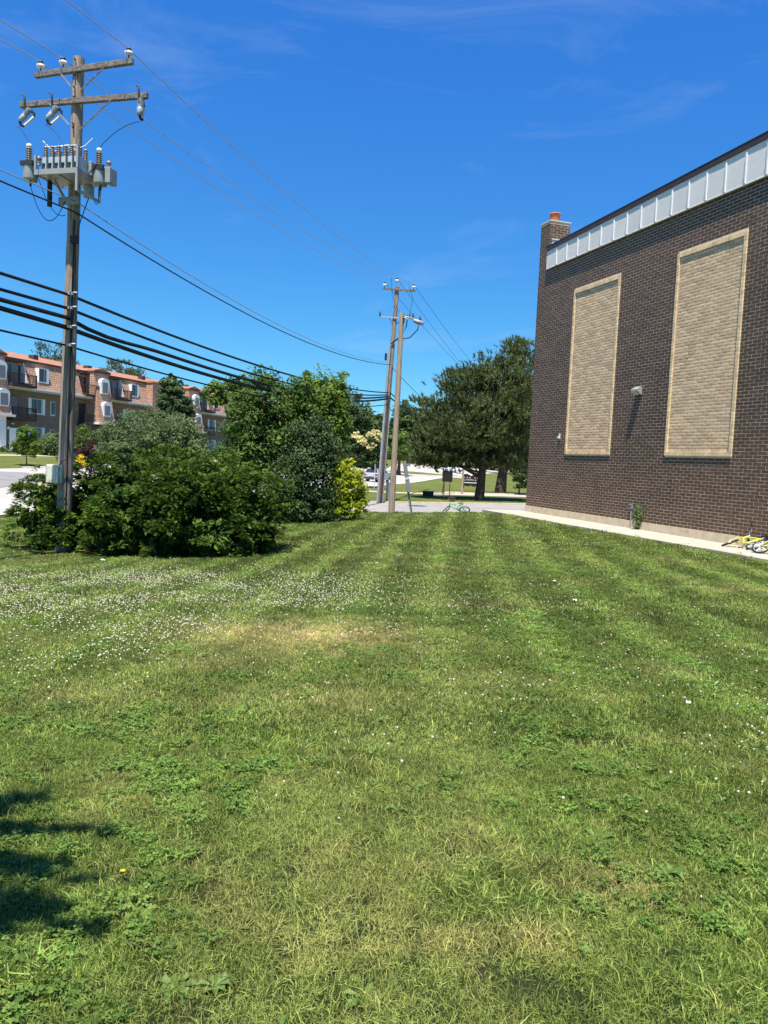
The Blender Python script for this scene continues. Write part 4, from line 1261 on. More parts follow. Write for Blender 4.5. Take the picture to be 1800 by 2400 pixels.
# ---------------------------------------------------------------- vegetation builders
def unit(v): return v / np.maximum(np.linalg.norm(v, axis=-1, keepdims=True), 1e-9)
def leaf_quads(P, Nn, size, asp, r, fold=.12):
    """diamond leaves: P centres, Nn normals, size array"""
    n = len(P)
    t = unit(np.cross(Nn, r.normal(size=(n, 3))))
    b = np.cross(Nn, t)
    s = size[:, None]
    v = np.stack([P - t * s * .5, P + b * s * asp * .5 + Nn * s * fold, P + t * s * .5, P - b * s * asp * .5 + Nn * s * fold], 1)
    return v.reshape(-1, 3), np.arange(n * 4).reshape(n, 4)
def crown_mesh(name, seed, lobes, n_clump, per, leaf, asp=.55, clump_r=.28, mat=None, up=.45, fill=.25, light_p=1.6, gaps=.15):
    """lobes: (cx,cy,cz,rx,ry,rz); leaf clumps over the uneven surface of the lobes"""
    r = np.random.default_rng(seed)
    vol = np.array([l[3] * l[4] * l[5] for l in lobes]) ** (2 / 3)
    pick = r.choice(len(lobes), n_clump, p=vol / vol.sum())
    Lb = np.array(lobes)[pick]
    d = unit(r.normal(size=(n_clump, 3)))
    rad = np.where(r.random(n_clump) < fill, r.uniform(.3, .8, n_clump), r.uniform(.8, 1.08, n_clump))
    bump = .82 + .36 * vnoise(d[:, 0] * 2.3 + seed, d[:, 1] * 2.3 + d[:, 2] * 1.7, seed)
    cc = Lb[:, :3] + d * Lb[:, 3:] * (rad * bump)[:, None]
    cr = clump_r * Lb[:, 3:].min(1) * r.uniform(.55, 1.35, n_clump)
    ok = r.random(n_clump) > gaps
    cc, cr, d = cc[ok], cr[ok], d[ok]
    m = len(cc)
    idx = np.repeat(np.arange(m), per)
    e = unit(r.normal(size=(m * per, 3)))
    q = r.random(m * per) ** .5
    P = cc[idx] + e * (cr[idx] * q)[:, None] * [1.1, 1.1, .75]
    Nn = unit(.7 * e + .35 * d[idx] + np.array([0, 0, up]) + .55 * r.normal(size=e.shape))
    size = leaf * r.uniform(.6, 1.3, m * per)
    tint = np.clip(r.random(m)[idx] * .6 + .4 * r.random(m * per), 0, 1) ** light_p
    V, F = leaf_quads(P, Nn, size, asp, r)
    return np_mesh(name, V, F, {'tint': ('FACE', tint)})
def trunk_mb(h, r0, limbs, seed, lean=(0, 0), zspread=(.35, .95), reach=1.6):
    q = random.Random(seed); m = MB()
    pts = [Vector((lean[0] * k / 6 + q.uniform(-.03, .03) * h * .2, lean[1] * k / 6 + q.uniform(-.03, .03) * h * .2, h * k / 6)) for k in range(7)]
    pts[0] = Vector((0, 0, -.15))
    m.tube(pts, [r0 * (1.35 if k == 0 else 1.0 - .13 * k) for k in range(7)], 9)
    for i in range(limbs):
        t = q.uniform(*zspread); k = min(5, int(t * 6)); p = pts[k].lerp(pts[k + 1], t * 6 - k)
        a = q.uniform(0, 6.28) + i * 2.4; L_ = reach * q.uniform(.6, 1.1)
        e1 = p + Vector((math.cos(a) * L_ * .5, math.sin(a) * L_ * .5, L_ * .28)); e2 = p + Vector((math.cos(a) * L_, math.sin(a) * L_, L_ * q.uniform(.3, .7)))
        m.tube([p, e1, e2], [r0 * .42 * (1.1 - t * .6), r0 * .26, r0 * .08], 6)
    return m
LM = {}
LM['yew'] = leafmat('yew_needles', (.015, .042, .007), (.19, .305, .036), .28, .6, .15)
LM['dark'] = leafmat('dark_leaf', (.028, .060, .018), (.12, .19, .06), .32, .5, .3)
LM['mid'] = leafmat('mid_leaf', (.042, .092, .020), (.18, .28, .055), .38)
LM['bright'] = leafmat('bright_leaf', (.07, .14, .022), (.26, .37, .06), .42)
LM['olive'] = leafmat('olive_leaf', (.065, .105, .038), (.26, .33, .14), .36)
LM['gold'] = leafmat('gold_leaf', (.17, .25, .012), (.55, .57, .030), .35)
LM['purple'] = leafmat('purple_leaf', (.03, .012, .018), (.10, .035, .045), .3)
LM['blossom'] = leafmat('cream_blossom', (.68, .62, .30), (.88, .84, .50), .3)
LM['yellow'] = leafmat('yellow_flower', (.75, .55, .02), (.85, .68, .04), .3)
LM['pine'] = leafmat('pine_needles', (.026, .042, .014), (.235, .275, .10), .15, .6, .15)
LM['far'] = leafmat('far_leaf', (.03, .06, .018), (.13, .19, .05), .3)

def tree(name, label, cat, loc, lobes, n_clump, per, leaf, mat, seed, trunk=None, group=None, asp=.55, clump_r=.28, fill=.25, gaps=.12, crown_name='crown', trunk_name='trunk'):
    o = thing(name, loc, label, cat, group)
    link(crown_name, crown_mesh(crown_name, seed, lobes, n_clump, per, leaf, asp, clump_r, fill=fill, gaps=gaps), mat, o)
    if trunk: trunk_mb(*trunk).build(trunk_name, M['trunk'], o, recalc=False)
    return o
def gpt(px, D):
    """ground point on the photo column px at depth D"""
    y = 1150
    for _ in range(6):
        p = at(px, y, D); z = H1(p.x, p.y); q = Vector((p.x, p.y, z)); y = proj(q)[1][0]
    return q

# ---------------------------------------------------------------- the big yew
yc = Vector((-5.15, 18.9, H1(-5.15, 18.9)))
yew = thing('yew_bush', yc, 'huge dark green spreading yew bush in front of the left pole', 'bush')
yl = []
def ylobe(px, py, D, rx, ry, rz):
    p = at(px, py, D) - yc; yl.append((p.x, p.y, p.z, rx, ry, rz))
ylobe(108, 1208, 19.0, .85, 1.0, .95); ylobe(140, 1180, 19.7, 1.0, 1.0, 1.0); ylobe(100, 1225, 18.5, .7, .7, .7); ylobe(135, 1215, 19.2, .8, .8, .9); ylobe(235, 1165, 19.2, 1.0, 1.3, 1.0); ylobe(345, 1180, 18.1, 1.25, 1.5, 1.05)
ylobe(300, 1150, 19.6, 1.3, 1.5, .95); ylobe(470, 1130, 19.2, 1.2, 1.5, .8); ylobe(455, 1195, 17.8, 1.25, 1.35, 1.0); ylobe(560, 1190, 18.2, 1.05, 1.4, .95); ylobe(420, 1110, 19.4, .9, 1.0, .6)
ylobe(600, 1235, 17.7, .65, .9, .75); ylobe(275, 1245, 17.4, 1.0, .9, .7); ylobe(400, 1260, 17.1, 1.3, .8, .65); ylobe(95, 1245, 18.8, .42, .7, .5); ylobe(500, 1250, 17.1, 1.1, .8, .7); ylobe(195, 1240, 18.6, .7, .8, .65); ylobe(155, 1238, 17.45, .78, .36, .52); ylobe(190, 1205, 17.6, .5, .3, .4); ylobe(140, 1262, 17.4, .6, .3, .34); ylobe(118, 1215, 17.7, .6, .35, .5); ylobe(98, 1238, 18.1, .7, .6, .6); ylobe(118, 1258, 17.9, .5, .4, .42); ylobe(78, 1222, 18.6, .45, .7, .6); ylobe(632, 1190, 18.0, .5, .9, .8); ylobe(125, 1240, 18.4, .6, .6, .6)
def yew_mesh(seed):
    r = np.random.default_rng(seed)
    Lb_ = np.array(yl)
    nc = 1750                                      # boughs, each a knob of short sprays
    w = (Lb_[:, 3] * Lb_[:, 4] * Lb_[:, 5]) ** (2 / 3)
    pick = r.choice(len(yl), nc, p=w / w.sum()); L = Lb_[pick]
    d = unit(r.normal(size=(nc, 3))); d[:, 2] = np.abs(d[:, 2]) * np.where(r.random(nc) < .75, 1, -1)
    rad = .78 + .36 * vnoise(d[:, 0] * 2.6 + pick * 7, d[:, 2] * 3.4 + d[:, 1] * 2.6, 3)
    rad = np.where(r.random(nc) < .2, rad * r.uniform(.6, .95, nc), rad)
    cc = L[:, :3] + d * L[:, 3:] * rad[:, None]
    cc[:, 2] = .6 * cc[:, 2] + .4 * np.round(cc[:, 2] / .26) * .26
    ins = np.zeros(nc, bool)
    for k, l in enumerate(yl): ins |= ((((cc - l[:3]) / l[3:]) ** 2).sum(1) < .5) & (pick != k)
    gap = vnoise(cc[:, 0] * 2.3 + 5, cc[:, 2] * 3.6 + cc[:, 1] * 1.4, 14)
    ok = (~ins) & (cc[:, 2] > .10) & (gap > .36); cc, d = cc[ok], d[ok]; nc = len(cc)
    cr = r.uniform(.12, .24, nc); bt0 = r.random(nc)
    per = 24
    idx = np.repeat(np.arange(nc), per); n = len(idx)
    e = unit(unit(d * [1, 1, .4])[idx] * .7 + [0, 0, .35] + .75 * r.normal(size=(n, 3)))
    e[:, 2] = np.where(e[:, 2] < -.15, -.15, e[:, 2])
    p = cc[idx] + e * (cr[idx] * r.uniform(.5, .95, n))[:, None] * [1.15, 1.15, .72]
    out = unit(e * [1, 1, .6] + .22 * r.normal(size=(n, 3)))
    Ls = r.uniform(.07, .13, n)
    sd = unit(np.cross(out, [0, 0, 1.0]) + .3 * r.normal(size=(n, 3)))
    nrm = unit(np.cross(sd, out)); nrm *= np.sign(nrm[:, 2:3] + 1e-6)
    bt = np.clip(.65 * bt0[idx] + .5 * r.random(n) - .05, 0, 1)
    k = 8
    V, T = [], []
    for j in range(k):
        t = (j + .3) / k
        c = p + out * (Ls * (t - .3))[:, None] - nrm * (Ls * .30 * t * t)[:, None]
        ln = Ls * (.52 - .22 * t) * r.uniform(.7, 1.2, n)
        for s in (-1, 1):
            dirn = unit(sd * s + out * .8 - nrm * .15 + .25 * r.normal(size=out.shape))
            wv_ = out * (Ls * .12)[:, None]
            V.append(np.stack([c - wv_, c + wv_, c + dirn * ln[:, None]], 1))
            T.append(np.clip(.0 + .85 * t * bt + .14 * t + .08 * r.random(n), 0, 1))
    V = np.concatenate(V).reshape(-1, 3); T = np.concatenate(T)
    return np_mesh('foliage', V, np.arange(len(V)).reshape(-1, 3), {'tint': ('FACE', T)})
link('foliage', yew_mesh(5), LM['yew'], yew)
core = crown_mesh('inner_foliage', 8, [(l[0], l[1] + .15, l[2] - .06, l[3] * .62, l[4] * .62, l[5] * .66) for l in yl], 900, 44, .20, .45, .32, fill=.6, gaps=0, light_p=3)  # core leaves tinted darker: the shade in the yew's gaps is painted in
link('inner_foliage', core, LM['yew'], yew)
ym = MB()
for i in range(12):
    a = i * .53; q = Vector((random.uniform(-2, 2), random.uniform(-.8, .8), -.1))
    ym.tube([q, q + Vector((math.cos(a) * .5, -.2, .5)), q + Vector((math.cos(a) * 1.2, math.sin(a) * .8 - .3, 1.2))], [.05, .04, .02], 6)
ym.build('stem', M['trunk'], yew, recalc=False)

# ---------------------------------------------------------------- shrubs along the road side of the lawn
def lob(base, *items):
    out = []
    for (px, py, D, rx, ry, rz) in items:
        p = at(px, py, D) - base; out.append((p.x, p.y, p.z, rx, ry, rz))
    return out
b = gpt(600, 30.5)
tree('tall_shrub', 'tall multi stemmed green shrub rising behind the right end of the yew', 'shrub', b,
     lob(b, (585, 1010, 30, .9, 1.1, 1.5), (620, 960, 30.5, 1.1, 1.2, 1.3), (570, 1080, 30, 1.0, 1.2, 1.2), (680, 1000, 31, 1.1, 1.2, 1.5), (700, 940, 31, .75, .8, .9), (560, 965, 31, .5, .6, .7), (640, 1080, 30, 1.3, 1.2, 1.3)),
     620, 46, .15, LM['mid'], 11, (3.2, .10, 12, 3, (0, 0), (.35, .9), 1.0), clump_r=.36, gaps=.05)
b2_ = gpt(715, 29.2)
tree('dark_shrub', 'dark glossy leaved shrub with fine leaves between yew and golden shrub', 'shrub', b2_,
     lob(b2_, (715, 1120, 29, 1.15, 1.1, 1.35), (680, 1185, 28.6, .9, .8, .8), (740, 1190, 28.8, .85, .8, .7), (730, 1040, 29.4, .9, .9, 1.0), (770, 1060, 30, .55, .6, .9)),
     560, 50, .115, LM['dark'], 12, (2.2, .07, 9, 5, (0, 0), (.1, .9), 1.2), clump_r=.34, gaps=.04)
b3 = gpt(700, 32.5)
tree('leafy_shrub', 'bright leaved tall shrub whose loose top sprays reach the telephone cables', 'shrub', b3,
     lob(b3, (750, 960, 32.5, .95, .9, 1.3), (790, 935, 33, .5, .6, .9), (775, 1010, 32.5, .7, .8, .9), (720, 905, 33, .45, .5, .5), (620, 905, 32, .5, .5, .35), (560, 905, 32, .45, .5, .35), (505, 925, 33, .5, .5, .5)),
     330, 40, .17, LM['bright'], 13, (4.2, .07, 16, 7, (.3, 0), (.2, .98), 1.9), clump_r=.42, gaps=.08)
b4 = gpt(820, 29.6)
tree('golden_shrub', 'bright yellow green shrub at the right end of the planting', 'shrub', b4,
     lob(b4, (815, 1130, 29.5, .62, .6, .75), (790, 1105, 29.7, .5, .5, .6), (832, 1180, 29.4, .42, .45, .5), (800, 1190, 29.1, .45, .45, .35), (770, 1200, 29, .35, .35, .3)),
     300, 34, .12, LM['gold'], 14, (1.2, .04, 6, 9, (0, 0), (.1, .9), .7), clump_r=.34, gaps=.03)
b5 = gpt(345, 33)
tree('olive_shrub', 'pale olive leaved broad shrub behind the yew in front of the apartments', 'shrub', b5,
     lob(b5, (345, 1050, 33, 1.5, 1.2, 1.1), (270, 1030, 33, .8, .9, .75), (420, 1045, 33.5, 1.2, 1.2, 1.1), (350, 1000, 34, .95, 1.0, .8), (300, 1070, 32.5, 1.1, 1.0, .8), (420, 1020, 34, .8, .9, .7), (375, 985, 34.5, .45, .5, .5), (455, 1070, 33, .55, .7, .7)),
     640, 46, .14, LM['olive'], 15, (1.8, .07, 9, 11, (0, 0), (.2, .9), 1.3), asp=.38, clump_r=.34, gaps=.05)
b6 = gpt(402, 58)
tree('columnar_tree', 'narrow dark green tree standing up before the apartment facade', 'tree', b6,
     lob(b6, (402, 925, 58, .8, .9, 1.2), (418, 970, 58, 1.05, 1.1, 1.4), (396, 970, 58, .95, 1.1, 1.4), (408, 1020, 58, 1.3, 1.3, 1.6), (399, 898, 58, .45, .5, .7)),
     420, 40, .30, LM['dark'], 16, (3.5, .13, 6, 13), clump_r=.34, gaps=.04)
b7 = gpt(208, 34)
tree('purple_shrub', 'low dark purple leaved shrub between pole and yew', 'shrub', b7, lob(b7, (208, 1050, 34, .62, .6, .36), (225, 1060, 34, .4, .5, .3), (205, 1085, 34, .6, .6, .5)), 150, 34, .09, LM['purple'], 17, (.6, .04, 4, 15, (0, 0), (.2, .9), .4), clump_r=.36)
b8 = gpt(195, 30)
tree('daylily_clump', 'clump of yellow flowers just right of the left pole above the yew', 'flowers', b8, lob(b8, (190, 1080, 30, .20, .2, .16), (203, 1083, 30, .14, .2, .14)), 22, 14, .10, LM['yellow'], 18, (1.0, .02, 5, 17, (0, 0), (.3, .9), .3), crown_name='flower', trunk_name='stem', clump_r=.5)
b9 = gpt(113, 24)
tree('daylily_clump', 'sparse yellow flowers at the left edge of the yew under the cabinet', 'flowers', b9, lob(b9, (112, 1118, 24, .10, .1, .16), (106, 1135, 24, .08, .1, .1)), 10, 12, .08, LM['yellow'], 19, (.8, .02, 4, 18, (0, 0), (.3, .9), .2), crown_name='flower', trunk_name='stem', clump_r=.6)

# ---------------------------------------------------------------- planting by the apartments
b = gpt(62, 55)
tree('young_tree', 'small staked street tree with bright round crown on the far parkway', 'tree', b,
     lob(b, (62, 1050, 55, .80, .8, .62), (64, 1018, 55, .62, .6, .55), (50, 1040, 55, .5, .5, .5), (80, 1045, 55, .4, .4, .42)), 150, 30, .2, LM['bright'], 21, (1.7, .045, 7, 21, (0, 0), (.55, .98), .7), clump_r=.4, gaps=.05)
b = gpt(120, 71)
tree('round_shrub', 'clipped round pale green shrub by the apartment wall left of the pole', 'shrub', b, [(0, 0, .85, 1.05, 1.0, 1.15)], 240, 34, .16, LM['olive'], 22, (1.0, .06, 4, 23), clump_r=.3, gaps=.02)
b = gpt(196, 73)
tree('round_shrub', 'green conical shrub by the apartment wall right of the pole', 'shrub', b, [(0, 0, 1.2, 1.2, 1.1, 1.6), (.2, 0, .6, 1.3, 1.2, .9)], 260, 34, .17, LM['mid'], 24, (1.2, .06, 4, 25), clump_r=.3, gaps=.02)
b = gpt(22, 71.5)
tree('low_shrub', 'low dark shrub beside the apartment entrance steps', 'shrub', b, [(-.6, 0, .2, .6, .5, .35), (.3, 0, .2, .6, .5, .3)], 90, 30, .13, LM['mid'], 26, None, clump_r=.36)

# ---------------------------------------------------------------- pines on the right
def pine(name, label, base, h, lobes, n_tuft, seed, trunk_pts, r0, needle=.26, limbs=26, group=None):
    o = thing(name, base, label, 'tree', group)
    r = np.random.default_rng(seed)
    Lb_ = np.array(lobes)
    w = (Lb_[:, 3] * Lb_[:, 4] * Lb_[:, 5]) ** (2 / 3)
    nb = n_tuft // 13
    pick = r.choice(len(lobes), nb, p=w / w.sum()); L = Lb_[pick]
    d = unit(r.normal(size=(nb, 3)))
    rad = np.where(r.random(nb) < .3, r.uniform(.45, .85, nb), r.uniform(.82, 1.12, nb)) * (.8 + .4 * vnoise(d[:, 0] * 2.6 + seed, d[:, 1] * 2.6 + d[:, 2] * 2, seed))
    bc = L[:, :3] + d * L[:, 3:] * rad[:, None]
    # thirteen tufts to a bough, spread sideways
    idx = np.repeat(np.arange(nb), 13); n = len(idx)
    p = bc[idx] + r.normal(size=(n, 3)) * [.50, .50, .15]
    up = unit(d[idx] * [.8, .8, .35] + [0, 0, .75] + .3 * r.normal(size=(n, 3)))
    V, T = [], []
    bt = r.random(nb)[idx]; tt = r.random(n)
    for j in range(15):
        dr = unit(up * r.uniform(.2, 1.5, (n, 1)) + [0, 0, .35] + .55 * r.normal(size=(n, 3)))
        ln = needle * r.uniform(.8, 1.5, n)
        sd = unit(np.cross(dr, r.normal(size=(n, 3)))) * .034
        base_ = p + up * (r.uniform(-.16, .26, n))[:, None]
        V.append(np.stack([base_ - sd, base_ + sd, base_ + dr * ln[:, None]], 1))
        T.append(np.clip(.05 + .40 * bt + .55 * tt * r.random(n), 0, 1))
    V = np.concatenate(V).reshape(-1, 3)
    link('crown', np_mesh('crown', V, np.arange(len(V)).reshape(-1, 3), {'tint': ('FACE', np.concatenate(T))}), LM['pine'], o)
    m = MB(); q = random.Random(seed)
    m.tube(trunk_pts, [r0 * (1.25 if k == 0 else 1 - .75 * k / (len(trunk_pts) - 1)) for k in range(len(trunk_pts))], 12)
    tb = m.build('trunk', M['trunk'], o, recalc=False)
    m = MB()
    for i in range(limbs):
        c = Vector(bc[q.randrange(nb)])
        zt = c.z - q.uniform(.3, 1.5)
        zs = [Vector(t_).z for t_ in trunk_pts]
        t = min(.97, max(.12, float(np.interp(zt, zs, np.linspace(0, 1, len(zs))))))
        k = min(len(trunk_pts) - 2, int(t * (len(trunk_pts) - 1)))
        s = Vector(trunk_pts[k]).lerp(Vector(trunk_pts[k + 1]), t * (len(trunk_pts) - 1) - k)
        c = s.lerp(c, .85)
        mid_ = s.lerp(c, .5) + Vector((q.uniform(-.3, .3), q.uniform(-.3, .3), q.uniform(-.1, .4)))
        m.tube([s, mid_, c], [.075, .05, .018], 5)
    m.build('limb', M['trunk'], o, recalc=False)
    return o
pb = gpt(1122, 57)
pl_ = lob(pb, (1115, 915, 57, 2.3, 2.2, 1.5), (1180, 905, 57, 1.8, 2.0, 1.4), (1055, 965, 57, 1.7, 1.9, 1.3), (1075, 895, 57.5, .95, 1.0, .8), (1015, 995, 57, 1.1, 1.4, 1.2), (1170, 965, 56.5, 2.1, 2.1, 1.5), (1085, 1010, 56, 2.4, 2.1, 1.2), (1022, 1045, 56.5, 1.1, 1.4, .9), (1200, 1030, 57, 1.3, 1.6, 1.1), (1085, 1050, 57.5, 1.9, 1.9, .7), (1150, 860, 57, 1.0, 1.1, .7), (1205, 865, 57.5, .9, 1.0, .8), (1005, 1040, 57.5, .7, 1.0, .9), (1018, 1070, 56.5, 1.1, 1.4, .5), (1065, 1072, 57.5, 1.2, 1.4, .45), (1190, 1070, 57.5, 1.2, 1.5, .6), (1120, 970, 55.5, 1.7, 1.4, 1.2), (1210, 965, 57, 1.5, 1.6, 1.4), (1240, 930, 58, 1.1, 1.4, 1.4), (1000, 945, 57, .55, .7, .5), (998, 1078, 56.5, .8, 1.2, .42), (1050, 1084, 57, 1.1, 1.3, .4), (1160, 1082, 57.5, 1.1, 1.4, .42), (1212, 1080, 57.5, 1.0, 1.3, .45))
def tp_(*px): return [at(x, y, 57) - pb for x, y in px]
pine('pine_tree', 'big broad dark pine in front with thick trunk beside the brown building', pb, 11, pl_, 7000, 31, [Vector((0, 0, -.2))] + tp_((1130, 1110), (1134, 1050), (1140, 990), (1148, 920), (1155, 850)), .33, limbs=60)
pb2 = gpt(1172, 76)
pl2 = lob(pb2, (1215, 815, 76, 1.1, 1.1, .7), (1238, 850, 76, 1.3, 1.2, .8), (1225, 930, 76, 2.2, 2, 1.6), (1190, 1020, 76, 2.6, 2.2, 1.6), (1150, 1040, 76, 2.2, 2, 1.4), (1235, 1050, 75, 1.6, 1.5, 1.2))
pine('pine_tree', 'second pine with leaning dark trunk behind the big broad pine', pb2, 13, pl2, 3600, 32, [Vector((0, 0, -.2))] + [at(x, y, 76) - pb2 for x, y in ((1180, 1090), (1195, 1020), (1210, 930), (1216, 820))], .5, limbs=26)
b = gpt(1216, 72)
tree('dark_bush', 'dark leafy bush in shade next to the brown building corner', 'bush', b, lob(b, (1218, 1095, 72, .8, .9, 1.3), (1200, 1075, 72, .7, .8, .8), (1228, 1125, 72, .8, .9, .8)), 180, 34, .2, LM['dark'], 33, (2, .09, 5, 33), clump_r=.34)
b = gpt(1036, 66)
tree('sapling', 'small forked sapling with few dark leaves beside the black sign board', 'tree', b, lob(b, (1026, 1100, 66, .28, .3, .34), (1052, 1075, 66, .6, .5, .4), (1020, 1075, 66, .6, .6, .4)), 60, 22, .18, LM['far'], 34, (2.6, .06, 5, 34, (.25, 0), (.45, .95), .9), clump_r=.5)

# ---------------------------------------------------------------- trees farther off
b = gpt(850, 74)
lt_ = tree('lilac_tree', 'small tree with clusters of cream blossom behind the golden shrub', 'tree', b,
     lob(b, (845, 1065, 74, 1.1, 1.1, 1.0), (875, 1050, 74, .9, .9, 1.0), (835, 1035, 74, .8, .9, .7), (870, 1085, 74, .9, .9, .6), (895, 1070, 74.5, .6, .6, .8)), 260, 34, .21, LM['dark'], 41, (2.3, .06, 6, 41, (0, 0), (.5, .95), .9), clump_r=.34)
bl_ = lob(b, (838, 1022, 73.2, .5, .3, .4), (850, 1034, 73.0, .42, .3, .36), (875, 1016, 73.2, .55, .3, .4), (889, 1022, 73.2, .42, .3, .36), (884, 1030, 73.2, .3, .3, .22), (868, 1048, 73.1, .42, .3, .22), (878, 1043, 73.1, .3, .3, .22), (833, 1040, 73.2, .24, .2, .2), (862, 1022, 73.3, .2, .2, .2))
link('blossom', crown_mesh('blossom', 42, bl_, 130, 24, .17, .6, .5, fill=.3, gaps=0), LM['blossom'], lt_)
FT = [('deciduous_tree', 'large rounded deciduous tree on the far side of the road behind the shrubs', 790, 128, [(790, 960, 4.0, 4, 4.2), (830, 975, 3.0, 3, 3.4), (745, 965, 3.4, 3, 3.2), (800, 1020, 4.6, 4, 3.2), (770, 920, 2.4, 2.4, 2.2), (855, 1010, 1.8, 2, 2.4)], 'far', 420),
      ('deciduous_tree', 'dark tree left of the wooden poles beyond the cream blossom tree', 885, 150, [(878, 1010, 2.8, 3, 3.0), (900, 1030, 3, 3, 3.4), (870, 1045, 3, 3, 2.4)], 'far', 240),
      ('deciduous_tree', 'dark tree seen right behind the street light pole', 950, 140, [(950, 1000, 3.0, 3, 4.0), (975, 1030, 3, 3, 3.6), (945, 965, 1.6, 2, 2.0), (985, 985, 2.2, 2, 3)], 'far', 260),
      ('deciduous_tree', 'short bright green tree on the far lawn right of the street light pole', 934, 118, [(934, 1042, 1.9, 2, 1.8), (948, 1052, 1.4, 1.6, 1.0), (925, 1025, 1.2, 1.4, 1.2)], 'bright', 150),
      ('deciduous_tree', 'tree top showing between apartment roof and tall shrubs', 535, 160, [(540, 930, 4.0, 3.6, 3.2), (505, 930, 2.8, 2.6, 2.4), (570, 930, 2.8, 2.6, 2.6), (530, 985, 4.4, 3.6, 4.0)], 'mid', 240),
      ('deciduous_tree', 'dense dark tree closing the view under the large rounded tree', 840, 165, [(820, 1040, 4.5, 4, 3.4), (760, 1045, 5, 4, 3.4), (700, 1040, 5, 4, 4), (870, 1060, 3.6, 3, 2.4)], 'far', 260),
      ('deciduous_tree', 'dark tree far beyond the road curve behind the big pine', 1030, 190, [(1010, 1030, 5, 4, 5), (1060, 1040, 6, 4, 5), (1120, 1030, 6, 4, 6), (1180, 1030, 6, 4, 6), (1230, 1040, 6, 4, 6)], 'far', 260)]
for i, (nm, lab, px, D, ls, mt, nc) in enumerate(FT):
    b = gpt(px, D)
    l3 = []
    for (x, y, rx, ry, rz) in ls:
        p = at(x, y, D) - b; l3.append((p.x, p.y, p.z, rx, ry, rz))
    tree(nm, lab, 'tree', b, l3, nc, 34, .0045 * D, LM[mt], 50 + i, (5, .32, 7, 50 + i, (0, 0), (.3, .9), 2.5), 'trees beyond the road', clump_r=.32, gaps=.06)
bl = []
q_ = random.Random(12)
for px in range(560, 1330, 34):
    D = q_.uniform(215, 250); p = at(px, 1040 + q_.uniform(-14, 14), D)
    bl.append((p.x, p.y, p.z - 1.5, q_.uniform(4, 6), 4, q_.uniform(5, 8)))
    bl.append((p.x + 3, p.y - 3, p.z - 6, 5.5, 4, 5))
fw_o = link('far_trees', crown_mesh('far_trees', 88, bl, 1500, 26, 1.15, .6, .34, fill=.2, gaps=0), LM['far'])
tag(fw_o, 'belt of dark woodland closing the far end of the road', None, None, 'stuff')
for i, (px, py, D, r_, lab) in enumerate(((128, 835, 104, 1.9, 'dark pine top above the apartment roof just left of the pole'), (283, 868, 118, 1.9, 'small dark pine top above the orange roof near the antenna'), (312, 878, 122, 1.0, 'tiny pine tip right of the dark pine top above the orange roof'))):
    p = at(px, py, D); b = Vector((p.x, p.y, H1(p.x, p.y)))
    zt = p.z - b.z
    pine('pine_tree', lab, b, zt, [(0, 0, zt, r_, r_, r_ * .8), (r_ * .3, 0, zt - r_ * 1.1, r_ * 1.35, r_, r_), (0, 0, zt - r_ * 2.4, r_ * 1.5, r_, r_)], 900, 70 + i, [Vector((0, 0, -.2)), Vector((0, 0, zt * .5)), Vector((0, 0, zt + r_ * .4))], .3, .24, 10, 'pines behind the apartments')
# the tree off the left edge whose boughs shade the near lawn
def shade_pt(px, py, h):
    g = gp(px, py)
    return g - TR * (h / -TR.z)
tb = Vector((-4.3, .2, H1(-4.3, .2)))
sl_ = [(-1.2, -1.0, 7.3, 2.2, 2.2, 1.9), (-1.6, -2.2, 6.2, 2.2, 2.2, 1.8), (-1.4, -1.6, 5.2, 1.9, 1.6, 1.0)]
limbs_ = []
for (px, py, h, rx, ry, rz) in ((58, 1880, 5.0, .13, .09, .08), (-10, 1905, 5.0, .16, .07, .06), (120, 1955, 4.8, .34, .045, .06), (10, 1960, 4.8, .28, .06, .06), (60, 2052, 4.7, .22, .085, .08), (150, 2066, 4.7, .22, .03, .05), (-20, 2050, 4.7, .2, .09, .08), (30, 2150, 4.6, .18, .10, .09), (100, 2160, 4.6, .13, .05, .06), (190, 2200, 4.6, .16, .035, .05), (-40, 2170, 4.6, .2, .10, .08)):
    p = shade_pt(px, py, h) - tb
    sl_.append((p.x, p.y, p.z, rx, ry, rz)); limbs_.append(p)
sh = thing('shade_tree', tb, 'leafy tree just left of the camera whose boughs shade the near lawn', 'tree')
link('crown', crown_mesh('crown', 61, sl_[:3], 420, 36, .16, .5, .3), LM['mid'], sh)
link('bough_leaves', crown_mesh('bough_leaves', 62, sl_[3:], 420, 12, .05, .55, .5, fill=.5, gaps=0), LM['mid'], sh)
tk = MB(); tk.tube([(0, 0, -.2), (.1, 0, 2.2), (0, .1, 4.4), (-.2, .1, 7)], [.26, .2, .15, .05], 12)
tk.build('trunk', M['trunk'], sh, recalc=False)
tk = MB()
for p in limbs_:
    s = Vector((0, .1, 4.0)); tk.tube([s, s.lerp(p, .5) + Vector((0, 0, .25)), p], [.06, .035, .012], 5)
tk.build('limb', M['trunk'], sh, recalc=False)

